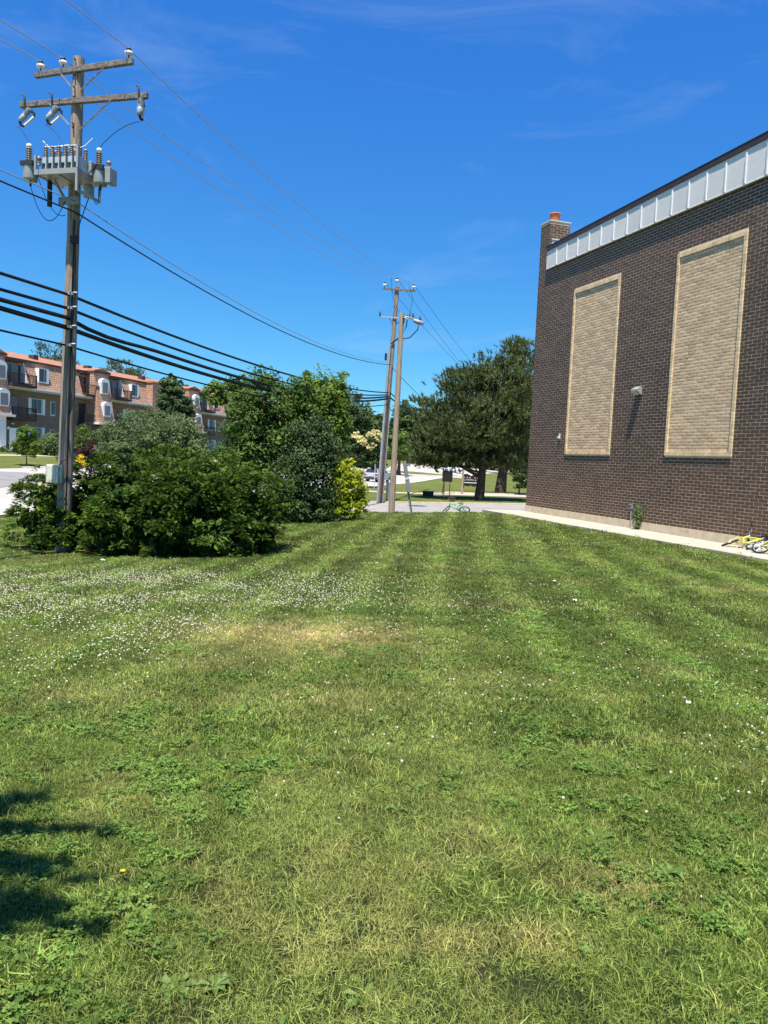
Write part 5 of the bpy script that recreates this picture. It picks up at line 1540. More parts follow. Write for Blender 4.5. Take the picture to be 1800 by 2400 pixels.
# ---------------------------------------------------------------- signs, posts, boxes beyond the drive
def facing(p):                                      # heading that turns local -y towards the camera
    return math.atan2(p.x, -p.y) if False else -math.atan2(p.x, p.y)
b = gpt(1046, 54.5)
sb = thing('sign_board', b, 'black square sign board on two thin legs in front of the pine', 'sign', rotz=facing(b))
MB().b2((-.36, -.03, 1.32), (.36, .03, 2.06)).build('board', M['black'], sb, bevel=.01)
MB().b2((-.38, -.035, 2.062), (.38, .035, 2.10)).build('cap', M['dark_metal'], sb)
for x in (-.2, .2):
    MB().b2((x - .03, -.028, -.1), (x + .03, .028, 1.318)).build('leg', M['dark_metal'], sb)
b = gpt(1103, 84)
ps = thing('park_sign', b, 'dark carved sign with scalloped top and pale lettering half hidden by the pine trunk', 'sign', rotz=facing(b))
poly = []
for k in range(21):
    x = -1.0 + .1 * k
    poly.append((x, -.05, 1.62 + .16 * abs(math.sin(x * math.pi * 1.0)) * (1.0 if abs(x) > .35 else .3)))
for k in range(11):
    x = 1.0 - .2 * k
    poly.append((x, -.05, .52 - .12 * abs(math.sin(x * math.pi * 1.5))))
MB().prism(poly, (0, .1, 0)).build('board', pmat('dark_maroon_board', (.03, .016, .018), .5, .2, 4), ps)
lt = MB(); q = random.Random(4)
for row, (zc, hgt, n_) in enumerate(((1.36, .15, 6), (1.12, .17, 8))):
    for k in range(n_):
        x = -.72 + k * 1.44 / (n_ - 1)
        if row == 0 and k == 3: continue
        s = q.choice('CTOLEU')
        if s in 'CO': lt.torus((x, -.062, zc), .06, .016, (0, 1, 0), 10, 5)
        else:
            lt.b2((x - .06, -.066, zc - hgt / 2), (x - .03, -.0505, zc + hgt / 2))
            lt.b2((x - .028, -.065, zc + (hgt / 2 - .03) * (1 if s == 'T' else -1) - .015), (x + .06, -.0505, zc + (hgt / 2 - .03) * (1 if s == 'T' else -1) + .015))
tag(lt.build('pale_lettering', M['white'], ps), kind='stuff')
MB().b2((-.78, -.066, .78), (.78, -.0505, .86)).build('pale_line', M['white'], ps)
MB().lathe((0, -.052, 1.62), [(0, 0), (.1, 0), (.1, .01), (0, .012)], 12, axis=(0, -1, 0)).build('emblem', M['white'], ps)
for x in (-.8, .8):
    MB().b2((x - .06, .051, -.1), (x + .06, .16, 1.6)).build('post', M['wood'], ps)
b = gpt(966, 39.3)
tp = at(946, 1082, 39.0) - b
lp_ = thing('leaning_post', b, 'leaning galvanized metal channel post at the near edge of the driveway', 'post')
m = MB()
m.beam((0, 0, -.2), tp, .12, .02, up=(0, -1, 0)); m.beam(Vector((-.055, -.05, -.2)), tp + Vector((-.055, -.05, 0)), .015, .07, up=(0, -1, 0)); m.beam(Vector((.055, -.05, -.2)), tp + Vector((.055, -.05, 0)), .015, .07, up=(0, -1, 0))
m.build('channel', M['galv'], lp_)
m = MB(); m.beam(tp * .42 + Vector((.03, -.11, 0)), tp + Vector((.03, -.11, .02)), .2, .03, up=(0, -1, 0)); m.build('plate', M['galv'], lp_)
MB().beam(tp * .66 + Vector((.03, -.128, 0)), tp * .70 + Vector((.03, -.128, 0)), .22, .012, up=(0, -1, 0)).build('band', M['white'], lp_)
b = gpt(908, 49.2)
pd = thing('utility_pedestal', b, 'narrow grey utility pedestal standing between the two far poles', 'utility box', rotz=facing(b))
MB().b2((-.13, -.13, -.1), (.13, .13, 1.18)).build('case', M['grey_metal'], pd, bevel=.015)
MB().b2((-.145, -.145, 1.183), (.145, .145, 1.25)).build('cap', M['grey_metal'], pd, bevel=.01)
b = gpt(1003, 60)
bx_ = thing('utility_box', b, 'low dark utility box in the shade left of the sign board', 'utility box', rotz=facing(b))
MB().b2((-.42, -.25, -.05), (.42, .25, .34)).build('case', M['dark_metal'], bx_, bevel=.02)
MB().b2((-.45, -.28, .343), (.45, .28, .39)).build('lid', M['dark_metal'], bx_, bevel=.01)
b = gpt(1060, 53.2)
bx_ = thing('utility_box', b, 'small reddish brown box on the verge behind the green bicycle', 'utility box', rotz=facing(b))
MB().b2((-.17, -.15, -.05), (.17, .15, .27)).build('case', M['slab'], bx_, bevel=.015)
MB().b2((-.19, -.17, .273), (.19, .17, .31)).build('lid', M['slab'], bx_)
b = gpt(1082, 68)
po = thing('wooden_post', b, 'upright grey wooden post with black sign board at its left, on the strip of grass', 'post')
po['label'] = 'upright grey wooden post between the sapling and the dark scalloped sign'
MB().tube([(0, 0, -.2), (.03, 0, 1.5), (.06, 0, 3.4)], [.10, .09, .085], 8).build('shaft', M['wood_l'], po)
b = gpt(877, 73)
sg = thing('sign_post', b, 'thin pale sign post seen edge on at the near road edge', 'sign post', rotz=R(80))
MB().tube([(0, 0, -.1), (0, 0, 2.3)], .035, 6).build('post', M['flash'], sg)
MB().b2((-.22, -.045, 1.75), (.22, -.036, 2.35)).build('sign_plate', M['flash'], sg)
b = gpt(889, 104)
sn = thing('street_sign', b, 'teal street name sign above a yellow plate beyond the road', 'sign', rotz=facing(b))
MB().tube([(0, 0, -.1), (0, 0, 3.4)], .04, 6).build('post', M['galv'], sn)
MB().b2((-.45, -.06, 2.75), (.45, -.045, 3.4)).build('name_blade', pmat('teal_sign', (.01, .30, .30), .5, .05), sn)
MB().b2((-.62, -.066, 2.05), (.25, -.051, 2.65)).build('yellow_plate', pmat('yellow_sign', (.72, .52, .12), .5, .05), sn)
MB().b2((-.3, -.0655, 2.95), (.28, -.0605, 3.05)).build('pale_band', M['white'], sn)

# far house and board fence among the trees across the road
b = gpt(800, 172)
hs_ = thing('house', b, 'pale roofed low house glimpsed under the large tree across the road', 'house', rotz=R(-20))
MB().b2((-5, 0, -.5), (5, 7, 2.6)).build('wall', M['soffit'], hs_)
MB().prism([(-5.5, -.5, 2.603), (-5.5, 3.5, 4.6), (-5.5, 7.5, 2.603)], (11, 0, 0)).build('roof', M['flash'], hs_)
for x in (-3.2, 0, 2.6):
    f = MB().b2((x, -.04, .9), (x + 1.2, .05, 2.1)).build('window', M['white'], hs_)
    MB().b2((x + .1, -.055, 1.0), (x + 1.1, -.0415, 2.0)).build('pane', M['glass'], f)
b = gpt(962, 228)
fn = thing('board_fence', b, 'grey board fence behind the far lawn right of the light pole', 'fence', rotz=facing(b))
bd = None
for k in range(28):
    if bd is None: bd = MB().b2((-.13, -.02, -.6), (.13, .02, 2.0)).build('board', M['wood_arm'], fn, (-4.2, 0, 0))
    else: link('board', bd.data, None, fn, (-4.2 + k * .30, random.uniform(-.01, .01), random.uniform(-.03, .03)))
for z_ in (.4, 1.4): MB().b2((-4.4, .021, z_), (4.2, .08, z_ + .1)).build('rail', M['wood_arm'], fn)

# ---------------------------------------------------------------- cars
def car(name, label, loc, rotz, paint, group=None):
    """x forward, 4.6 m long, 1.84 wide; origin on the ground under the middle"""
    o = thing(name, loc, label, 'car', group, rotz)
    side_lo = [(-2.25, .42), (-2.30, .62), (-2.24, .98), (-2.1, 1.05), (1.0, 1.02), (1.55, .96), (2.15, .80), (2.28, .62), (2.25, .38), (1.85, .26), (1.75, .5), (1.55, .66), (1.3, .66), (1.1, .5), (1.0, .26), (-1.0, .26), (-1.1, .5), (-1.3, .66), (-1.55, .66), (-1.75, .5), (-1.85, .3)]
    W = .92
    def yw(x, z): return W * (1 - .05 * max(0, z - .7)) * (1 - .06 * max(0, abs(x) - 1.7))
    v = [(x, -yw(x, z), z) for x, z in side_lo] + [(x, yw(x, z), z) for x, z in side_lo]
    n = len(side_lo)
    m = MB(); m.add(v, [tuple(range(n)), tuple(range(2 * n - 1, n - 1, -1))] + [(i, i + n, (i + 1) % n + n, (i + 1) % n) for i in range(n)])
    body = m.build('body', paint, o, bevel=.03)
    top = [(-2.08, 1.05, .86), (-1.85, 1.60, .68), (-1.6, 1.70, .64), (.15, 1.70, .64), (.45, 1.62, .67), (1.12, 1.03, .84)]
    v = [(x, -w, z) for x, z, w in top] + [(x, w, z) for x, z, w in top]; n = len(top)
    m = MB(); m.add(v, [tuple(range(n)), tuple(range(2 * n - 1, n - 1, -1))] + [(i, i + n, i + 1 + n, i + 1) for i in range(n - 1)])
    m.build('cabin', paint, o, bevel=.03)
    def quad(nm, pts, mt, th=.012):
        a, b_, c, d = [Vector(p) for p in pts]
        nr = (b_ - a).cross(d - a).normalized() * th
        q = MB(); q.add([p + nr for p in (a, b_, c, d)] + [p - nr * 1.5 for p in (a, b_, c, d)], [(0, 1, 2, 3), (7, 6, 5, 4), (0, 4, 5, 1), (1, 5, 6, 2), (2, 6, 7, 3), (3, 7, 4, 0)])
        q.build(nm, mt, o)
    quad('rear_window', [(-2.055, .74, 1.12), (-2.055, -.74, 1.12), (-1.865, -.60, 1.56), (-1.865, .60, 1.56)], M['glass'])
    quad('windscreen', [(1.06, -.74, 1.08), (1.06, .74, 1.08), (.50, .60, 1.58), (.50, -.60, 1.58)], M['glass'])
    for s in (-1, 1):
        p = [(-1.85, s * .83, 1.12), (-.55, s * .83, 1.12), (-.62, s * .68, 1.58), (-1.68, s * .68, 1.58)]
        quad('side_window', p if s < 0 else p[::-1], M['glass'], .03)
        p = [(-.47, s * .83, 1.12), (.86, s * .83, 1.10), (.30, s * .68, 1.57), (-.54, s * .68, 1.58)]
        quad('side_window', p if s < 0 else p[::-1], M['glass'], .03)
        MB().box((-2.27, s * .72, .90), (.08, .30, .16)).build('tail_light', M['tail'], o, bevel=.01)
        MB().box((2.17, s * .66, .72), (.14, .36, .13)).build('headlight', M['porc_w'], o, bevel=.02)
        MB().box((.75, s * 1.0, 1.10), (.16, .2, .14)).build('mirror', paint, o, bevel=.03)
        for x in (-1.43, 1.2):
            wh = MB().lathe((x, s * .70, .335), [(.2, -.1), (.30, -.11), (.335, -.08), (.335, .10), (.30, .12), (.2, .11)], 20, axis=(0, s, 0)).build('wheel', M['black'], o)
            MB().lathe((x, s * .70, .335), [(0, .10), (.08, .105), (.2, .085), (.21, .11)], 12, axis=(0, s, 0)).build('rim', M['galv'], wh)
    MB().b2((-2.335, -.86, .40), (-2.245, .86, .60)).build('rear_bumper', M['dark_metal'], o, bevel=.02)
    MB().b2((2.24, -.84, .38), (2.32, .84, .56)).build('front_bumper', M['dark_metal'], o, bevel=.02)
    MB().b2((-2.322, -.25, .72), (-2.28, .25, .86)).build('number_plate', M['flash'], o)
    MB().b2((2.245, -.5, .62), (2.30, .5, .74)).build('grille', M['black'], o)
    for s in (-.5, .5): MB().tube([(-1.5, s, 1.72), (-1.4, s, 1.76), (.0, s, 1.76), (.1, s, 1.71)], .02, 5).build('roof_rail', M['galv'], o)
    return o
M['tail'] = pmat('red_tail_lamp', (.35, .02, .015), .3, .1)
silver = pmat('silver_paint', (.42, .43, .44), .3, .03, 2, 0, 0, .6, metal=.3)
whitep = pmat('white_car_paint', (.75, .76, .77), .3, .03, 2, 0, 0, .5)
cg = gpt(886, 92)
car('parked_car', 'silver SUV seen from behind on the road past the wooden poles', cg + Vector((0, 0, .02)), math.atan2(.958, .286) - R(6), silver)
cg = gpt(1064, 168)
car('parked_car', 'small white car far down the road under the pine boughs', cg + Vector((0, 0, .02)), R(-55), whitep)

# ---------------------------------------------------------------- bicycles
def bicycle(label, Mw, paint, wr=.26, wb=.94, mag=False, steer=0.0):
    o = bpy.data.objects.new('bicycle', None); C.objects.link(o)
    o.matrix_world = Mw
    tag(o, label, 'bicycle', None)
    hr, hf = Vector((-wb / 2, 0, wr)), Vector((wb / 2, 0, wr))
    bb, st, hdb, hdt = Vector((-.06, 0, wr + .0)), Vector((-.24, 0, wr + .42)), Vector((wb / 2 - .16, 0, wr + .30)), Vector((wb / 2 - .20, 0, wr + .46))
    Sm = Matrix.Rotation(steer, 3, Vector((-.25, 0, 1)).normalized())
    def sf(p): return hdb + Sm @ (Vector(p) - hdb)
    for c, isf in ((hr, 0), (hf, 1)):
        cc = sf(c) if isf else c
        ax = (Sm @ Vector((0, 1, 0))) if isf else Vector((0, 1, 0))
        w = MB().torus(cc, wr - .024, .024, ax, 36, 8).build('wheel', M['black'], o)
        MB().torus(cc, wr - .056, .012, ax, 36, 6).build('rim', M['galv'], w)
        sp = MB()
        q = ax.normalized().to_track_quat('Z', 'Y').to_matrix()
        for k in range(5 if mag else 16):
            a = 2 * math.pi * k / (5 if mag else 16)
            d = q @ Vector((math.cos(a), math.sin(a), 0))
            sp.tube([cc + d * .02, cc + d * (wr - .06)], .017 if mag else .0025, 6)
        sp.lathe(cc - ax * .04, [(0, 0), (.035, 0), (.035, .08), (0, .08)], 10, axis=ax)
        tag(sp.build('spokes', M['white'] if mag else M['galv'], w), kind='stuff')
    fr = MB()
    fr.tube([hdt, hdb], .024, 8); fr.tube([hdb + (hdt - hdb) * .25, bb], .025, 8); fr.tube([hdt + (hdb - hdt) * .2, st], .021, 8); fr.tube([bb, st], .021, 8)
    for s in (-1, 1):
        fr.tube([bb + Vector((0, s * .03, 0)), hr + Vector((0, s * .06, 0))], .012, 6); fr.tube([st + Vector((0, s * .025, -.02)), hr + Vector((0, s * .06, 0))], .011, 6)
    fr.build('frame', paint, o)
    fk = MB(); crn = hdb + Vector((.02, 0, -.04))
    for s in (-1, 1): fk.tube([sf(crn + Vector((0, 0, 0))), sf(crn + Vector((.01, s * .06, -.02))), sf(hf + Vector((0, s * .06, 0)))], .014, 6)
    fk.build('fork', paint, o)
    hb = MB(); t = hdt + Vector((-.03, 0, .08))
    hb.tube([sf(hdt), sf(t)], .016, 6); hb.tube([sf(t + Vector((-.06, -.29, .14))), sf(t + Vector((.0, -.12, .12))), sf(t + Vector((.02, -.06, .0))), sf(t + Vector((.02, .06, .0))), sf(t + Vector((.0, .12, .12))), sf(t + Vector((-.06, .29, .14)))], .012, 6)
    hb.build('handlebar', M['galv'], o)
    for s in (-1, 1): MB().tube([sf(t + Vector((-.04, s * .2, .135))), sf(t + Vector((-.065, s * .31, .142)))], .018, 8).build('grip', M['black'], o)
    sm_ = MB(); sm_.tube([st, st + Vector((-.03, 0, .10))], .013, 6); sm_.build('seat_post', M['galv'], o)
    sd = MB(); s0 = st + Vector((-.03, 0, .11))
    sd.prism([s0 + Vector((-.12, -.075, 0)), s0 + Vector((-.12, .075, 0)), s0 + Vector((.02, .05, .01)), s0 + Vector((.14, .018, .0)), s0 + Vector((.14, -.018, .0)), s0 + Vector((.02, -.05, .01))], (0, 0, .045)); sd.build('saddle', M['black'], o, bevel=.012)
    cr = MB(); cr.torus(bb + Vector((0, -.045, 0)), .07, .008, (0, 1, 0), 20, 5); cr.tube([bb + Vector((0, -.06, 0)), bb + Vector((.11, -.065, -.08))], .01, 6); cr.tube([bb + Vector((0, .06, 0)), bb + Vector((-.11, .065, .08))], .01, 6)
    cr.build('crank', M['galv'], o)
    for s in (-1, 1): MB().box(bb + Vector((-s * .11, s * .105, s * .08)), (.08, .08, .02)).build('pedal', M['black'], o)
    MB().tube([bb + Vector((0, -.045, .07)), hr + Vector((0, -.045, .03)), hr + Vector((0, -.045, -.03)), bb + Vector((0, -.045, -.07))], .006, 5).build('chain', M['black'], o)
    return o
lime = pmat('yellow_green_bike_paint', (.58, .62, .035), .35, .05, 3, 0, 0, .5)
green = pmat('green_bike_paint', (.10, .50, .16), .4, .06, 3, 0, 0, .5)
wa = at(1763, 1272, 20.7)
rightward = Matrix.Rotation(ang, 4, 'Z')
c0 = wa + ED * 1.20 - EN * .42; c0.z = .01
bicycle('yellow green child bicycle tipped over on the walk, nearest the camera', Matrix.Translation(c0) @ Matrix.Rotation(ang + R(16), 4, 'Z') @ Matrix.Rotation(R(-48), 4, 'X'), lime, .25, .92, True, R(10))
wbp = at(1723, 1270, 21.6)
c1 = wbp + ED * .56 - EN * .50; c1.z = .04
bicycle('second yellow bicycle lying low on the walk behind the tipped over one', Matrix.Translation(c1) @ Matrix.Rotation(ang + R(182), 4, 'Z') @ Matrix.Rotation(R(68), 4, 'X'), lime, .24, .90, True, R(-20))
gb = gpt(1066, 40.2)
bicycle('green bicycle lying on its side at the driveway edge behind the lawn crest', Matrix.Translation(gb + Vector((0, .0, .10))) @ Matrix.Rotation(R(176), 4, 'Z') @ Matrix.Rotation(R(-52), 4, 'X'), green, .29, .98, False, R(45))

# weed beside the outlet, bits of paper in the grass
wx_, _z = wall_xz(1494, 1228, .12)
wb_ = BW @ Vector((wx_, -.14, .0))
wd = thing('tall_weed', wb_, 'tall ragged weed growing from the footing beside the outlet box', 'weed')
r_ = np.random.default_rng(91)
lf = []
P_, N_ = [], []
for k in range(240):
    h = r_.random() ** .8 * .82; a = r_.random() * 6.28; q = (.10 + .12 * math.sin(h * 3.4)) * r_.random() ** .5
    P_.append((q * math.cos(a), q * math.sin(a) * .7, h)); N_.append((math.cos(a) + r_.normal() * .5, math.sin(a) + r_.normal() * .5, .5 + r_.normal() * .4))
P_, N_ = np.array(P_), unit(np.array(N_))
V, F = leaf_quads(P_, N_, r_.uniform(.06, .15, len(P_)), .38, r_)
link('leaves', np_mesh('leaves', V, F, {'tint': ('FACE', r_.random(len(F)))}), LM['olive'], wd)
sm = MB()
for k in range(7):
    a = k * .9; sm.tube([(0, 0, -.02), (.04 * math.cos(a), .03 * math.sin(a), .4), (.12 * math.cos(a), .1 * math.sin(a), .75 + .1 * (k % 3) / 2)], [.008, .006, .003], 5)
sm.build('stem', LM['mid'], wd, recalc=False)
for px, py, s, lab in ((240, 1319, .09, 'crumpled white paper scrap at the front edge of the yew shadow'), (883, 1326, .05, 'small white paper scrap alone in the mid lawn right of the yew'), (1347, 1415, .055, 'round white paper scrap lying in the lawn below the farther blind window'),
                       (1299, 1369, .045, 'faint white paper scrap in the lawn just above the round one'), (1612, 1661, .032, 'pale lilac paper scrap in the clover at the lawn right side')):
    g = gp(px, py)
    q = random.Random(px); m = MB()
    vs = []
    for j in range(4):
        for i in range(4):
            vs.append(((i / 3 - .5) * s + q.uniform(-.1, .1) * s, (j / 3 - .5) * s + q.uniform(-.1, .1) * s, q.uniform(.0, .5) * s))
    m.add(vs, [(j * 4 + i, j * 4 + i + 1, j * 4 + i + 5, j * 4 + i + 4) for j in range(3) for i in range(3)])
    o = m.build('paper_scrap', M['paper'], None, g + Vector((0, 0, .045)), recalc=False)
    tag(o, lab, 'litter', 'paper scraps in the lawn')

# ---------------------------------------------------------------- lawn: grass tufts, clover, weeds
proto = bpy.data.collections.new('lawn_pieces')
def pobj(name, me, mat):
    me.materials.append(mat)
    o = bpy.data.objects.new(name, me); proto_c.objects.link(o); return o
def tuft_mesh(name, seed, nb, rad, h0, h1, w, spread=.55):
    r = np.random.default_rng(seed)
    a, q = r.random(nb) * 6.283, rad * r.random(nb) ** .5
    base = np.c_[q * np.cos(a), q * np.sin(a), np.full(nb, -.01)]
    la, h = r.random(nb) * 6.283, r.uniform(h0, h1, nb)
    ln = h * np.abs(r.normal(0, spread, nb)) .clip(.1, 1.5)
    dr = np.c_[np.cos(la), np.sin(la), np.zeros(nb)]
    fc = r.random(nb) * 6.283
    sd = np.c_[np.cos(fc), np.sin(fc), np.zeros(nb)] * (w * r.uniform(.6, 1.3, nb))[:, None]
    m1 = base + dr * (ln * .35)[:, None] + np.c_[np.zeros((nb, 2)), h * .6]
    tp = base + dr * ln[:, None] + np.c_[np.zeros((nb, 2)), h * (1 - .25 * np.minimum(1, ln / h))]
    V = np.stack([base - sd, base + sd, m1 + sd * .8, m1 - sd * .8, tp], 1).reshape(-1, 3)
    k = np.arange(nb)[:, None] * 5
    F = np.concatenate([k + [0, 1, 2], k + [0, 2, 3], k + [3, 2, 4]], 1).reshape(-1, 3)
    T = np.repeat(r.random(nb) ** 1.25, 3)
    return np_mesh(name, V, F, {'tint': ('FACE', T)})
def clover_mesh(name, seed, nb, rad):
    r = np.random.default_rng(seed)
    a, q = r.random(nb) * 6.283, rad * r.random(nb) ** .5
    c = np.c_[q * np.cos(a), q * np.sin(a), r.uniform(.008, .042, nb)]
    Ps, Ns = [], []
    for j in range(3):
        b = a * 3 + j * 2.094
        Ps.append(c + np.c_[np.cos(b), np.sin(b), np.zeros(nb)] * .0062); Ns.append(unit(np.c_[np.cos(b) * .3, np.sin(b) * .3, np.ones(nb)] + .25 * r.normal(size=(nb, 3))))
    V, F = leaf_quads(np.concatenate(Ps), np.concatenate(Ns), np.full(nb * 3, .0125), .95, r, .05)
    return np_mesh(name, V, F, {'tint': ('FACE', np.tile(r.random(nb), 3))})
GM = leafmat('grass_blade', (.050, .112, .015), (.45, .545, .135), .44, .5, .2, attr2='dry', dry=(.70, .58, .24))
CM = leafmat('clover_leaf', (.055, .12, .02), (.19, .30, .06), .35, .55, .15, attr2='dry', dry=(.2, .25, .06))
FM = pmat('clover_flower', (.52, .49, .37), .9, .15, 60)
WM = leafmat('broad_weed_leaf', (.07, .14, .025), (.19, .29, .07), .35, .55, .25)

def scatter_obj(name, label, P, idx, rot, scl, dry, shade, coll):
    me = bpy.data.meshes.new(name)
    me.vertices.add(len(P)); me.vertices.foreach_set('co', np.ascontiguousarray(P, np.float32).ravel())
    for nm, tp, arr in (('pick', 'INT', idx), ('scl', 'FLOAT', scl), ('dry', 'FLOAT', dry), ('shade', 'FLOAT', shade)):
        a = me.attributes.new(nm, tp, 'POINT'); a.data.foreach_set('value', np.ascontiguousarray(arr, np.int32 if tp == 'INT' else np.float32))
    a = me.attributes.new('rot', 'FLOAT_VECTOR', 'POINT'); a.data.foreach_set('vector', np.ascontiguousarray(rot, np.float32).ravel())
    o = link(name, me); tag(o, label, None, None, 'stuff')
    ng = bpy.data.node_groups.new(name, 'GeometryNodeTree')
    ng.interface.new_socket('Geometry', in_out='INPUT', socket_type='NodeSocketGeometry')
    ng.interface.new_socket('Geometry', in_out='OUTPUT', socket_type='NodeSocketGeometry')
    N, L = ng.nodes, ng.links
    gi, go = N.new('NodeGroupInput'), N.new('NodeGroupOutput')
    ci = N.new('GeometryNodeCollectionInfo'); ci.inputs['Collection'].default_value = coll
    ci.inputs['Separate Children'].default_value = True; ci.inputs['Reset Children'].default_value = True
    ip = N.new('GeometryNodeInstanceOnPoints'); ip.inputs['Pick Instance'].default_value = True
    def attr(nm, dt):
        n = N.new('GeometryNodeInputNamedAttribute'); n.data_type = dt; n.inputs['Name'].default_value = nm
        return [s for s in n.outputs if s.enabled and s.name == 'Attribute'][0]
    er = N.new('FunctionNodeEulerToRotation')
    L.new(attr('rot', 'FLOAT_VECTOR'), er.inputs[0])
    L.new(gi.outputs[0], ip.inputs['Points']); L.new(ci.outputs[0], ip.inputs['Instance'])
    L.new(attr('pick', 'INT'), ip.inputs['Instance Index']); L.new(er.outputs[0], ip.inputs['Rotation']); L.new(attr('scl', 'FLOAT'), ip.inputs['Scale'])
    L.new(ip.outputs[0], go.inputs[0])
    md = o.modifiers.new('scatter', 'NODES'); md.node_group = ng
    return o

def on_lawn(x, y):
    ok = np.ones(len(x), bool)
    d = (x - EC.x) * EN.x + (y - EC.y) * EN.y                       # behind (+) or before (-) the wall
    s = (x - EC.x) * ED.x + (y - EC.y) * ED.y
    ok &= ~((d > -1.80 + .10 * (vnoise(s * 3.1, d * 0 + 2, 90) - .2)) & (s > -.7))
    dn = np.array(DN); ok &= y < np.interp(x, dn[:, 0], dn[:, 1]) - .05
    rn = np.array(RN); ok &= x > np.interp(y, rn[:, 1], rn[:, 0]) + .4
    for (cx, cy, cz, rx, ry, rz) in yl:
        ok &= ((x - yc.x - cx) / (rx * .8)) ** 2 + ((y - yc.y - cy) / (ry * .8)) ** 2 > 1
    return ok
def in_view(x, y, mrg=1.3):
    return (np.abs(x - .02 * y) < .535 * y + mrg)
dry_spots = [(735, 1495, 1.35, .62, 1.0), (640, 1535, 1.3, .35, .6), (480, 1560, .8, .3, .6), (720, 1640, 1.0, .35, .6), (1090, 1420, 1.2, .35, .45), (1740, 1385, 1.2, .5, .55), (1060, 2245, .22, .10, .9), (1260, 2235, .2, .08, .9), (780, 2120, .12, .07, .85), (520, 2110, .14, .09, .7),
             (150, 1640, 1.0, .3, .5), (900, 1330, 1.6, .5, .35), (1450, 1230, 1.8, .6, .35), (300, 1315, .5, .2, .8), (1420, 2100, .28, .12, .8), (1100, 1590, .9, .3, .4)]
dry_w = [(gp(px, py), rx, ry, s) for px, py, rx, ry, s in dry_spots]
soil_w = [(gp(px, py), rx, ry) for px, py, rx, ry in ((465, 2128, .10, .06), (1150, 2300, .16, .05), (1290, 2310, .14, .04), (1420, 2105, .10, .05))]
strd = Vector((.075, .997)).normalized()
def fields(x, y):
    dry = np.clip((fbm(x * .55, y * .42, 5) - .62) * 1.4, 0, .12) + np.clip((fbm(x * 2.3, y * 2.3, 9) - .64) * 2.0, 0, .22)
    for g, rx, ry, s in dry_w:
        e = ((x - g.x) / rx) ** 2 + ((y - g.y) / (ry * 1.5)) ** 2
        e = e * (.7 + .6 * fbm(x * 2.0, y * 2.0, 21))
        dry = np.maximum(dry, s * (1.0 if rx == 1.35 else .62) * np.exp(-e * 1.2))
    green = np.clip((fbm(x * .35 + 9, y * .3, 13) - .5) * 3, 0, 1)
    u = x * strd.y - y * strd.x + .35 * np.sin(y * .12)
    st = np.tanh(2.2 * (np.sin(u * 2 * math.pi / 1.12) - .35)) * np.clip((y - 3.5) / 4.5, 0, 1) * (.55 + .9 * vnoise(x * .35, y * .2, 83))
    shade = 1.0 + .25 * st - .16 * green + .12 * (fbm(x * 1.4, y * 1.4, 31) - .5) * 2  # st lightens and darkens mown stripes: light on leaning blades put into colour
    return np.clip(dry, 0, 1), shade, st, green

gv = np.empty(len(ground.data.vertices) * 3, np.float32); ground.data.vertices.foreach_get('co', gv); gv = gv.reshape(-1, 3)
tf = (on_lawn(gv[:, 0], gv[:, 1]) & in_view(gv[:, 0], gv[:, 1], 1.6) & (gv[:, 1] > 1.0) & (gv[:, 1] < 41)).astype(np.float32)
bare = np.zeros(len(gv))
for g, rx, ry in soil_w: bare = np.maximum(bare, np.exp(-(((gv[:, 0] - g.x) / .13) ** 2 + ((gv[:, 1] - g.y) / .13) ** 2)))
for nm, arr in (('turf', tf), ('bare', bare)):
    a = ground.data.attributes.new(nm, 'FLOAT', 'POINT'); a.data.foreach_set('value', np.ascontiguousarray(arr, np.float32))
PP, II, RR, SS, DD, HH = [], [], [], [], [], []
bands = [(1.3, 4.5, 900, 0), (4.5, 9.0, 340, 1), (9.0, 18.0, 84, 2), (18.0, 41.0, 30, 3)]
g_r = np.random.default_rng(99)
for bi, (y0, y1, den, sc) in enumerate(bands):
    xw = .56 * y1 + 1.6
    n = int(2 * xw * (y1 - y0) * den)
    x, y = g_r.uniform(-xw, xw, n), g_r.uniform(y0, y1, n)
    k = in_view(x, y) & on_lawn(x, y); x, y = x[k], y[k]
    dry, shade, st, green = fields(x, y)
    keep = g_r.random(len(x)) > np.clip(dry - .55, 0, 1) * .5
    for g, rx, ry in soil_w:
        e = ((x - g.x) / rx) ** 2 + ((y - g.y) / (ry * 1.6)) ** 2
        keep &= g_r.random(len(x)) > .66 * np.exp(-e * 1.6)
    x, y, dry, shade, st, green = x[keep], y[keep], dry[keep], shade[keep], st[keep], green[keep]
    n = len(x)
    tall = vnoise(x * 1.7, y * 1.7, 77)
    cl = (fbm(x * .9, y * .9, 41) + .25 * (g_r.random(n) - .5) > .55) & (g_r.random(n) < (.12, .16, .22, .2)[sc]) & (g_r.random(n) < (.25 + .5 * vnoise(x * 4, y * 4, 43)))
    base_i = 5 * sc; idx = base_i + np.where(cl, 4, np.where((tall > .66) & (g_r.random(n) < .45), 3, g_r.integers(0, 3, n)))
    tl = .16 * st
    rot = np.c_[g_r.normal(0, .10, n) - tl * strd.y, g_r.normal(0, .10, n) + tl * strd.x, np.zeros(n)]
    spin = g_r.random(n) * 6.283
    rot[:, 2] = spin
    PP.append(np.c_[x, y, H(x, y)]); II.append(idx); RR.append(rot)
    zs = g_r.uniform(.75, 1.3, n)
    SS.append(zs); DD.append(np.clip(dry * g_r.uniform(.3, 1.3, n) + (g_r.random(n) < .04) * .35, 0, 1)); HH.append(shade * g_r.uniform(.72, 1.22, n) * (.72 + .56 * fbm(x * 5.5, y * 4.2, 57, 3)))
proto_c = bpy.data.collections.new('grass_pieces')
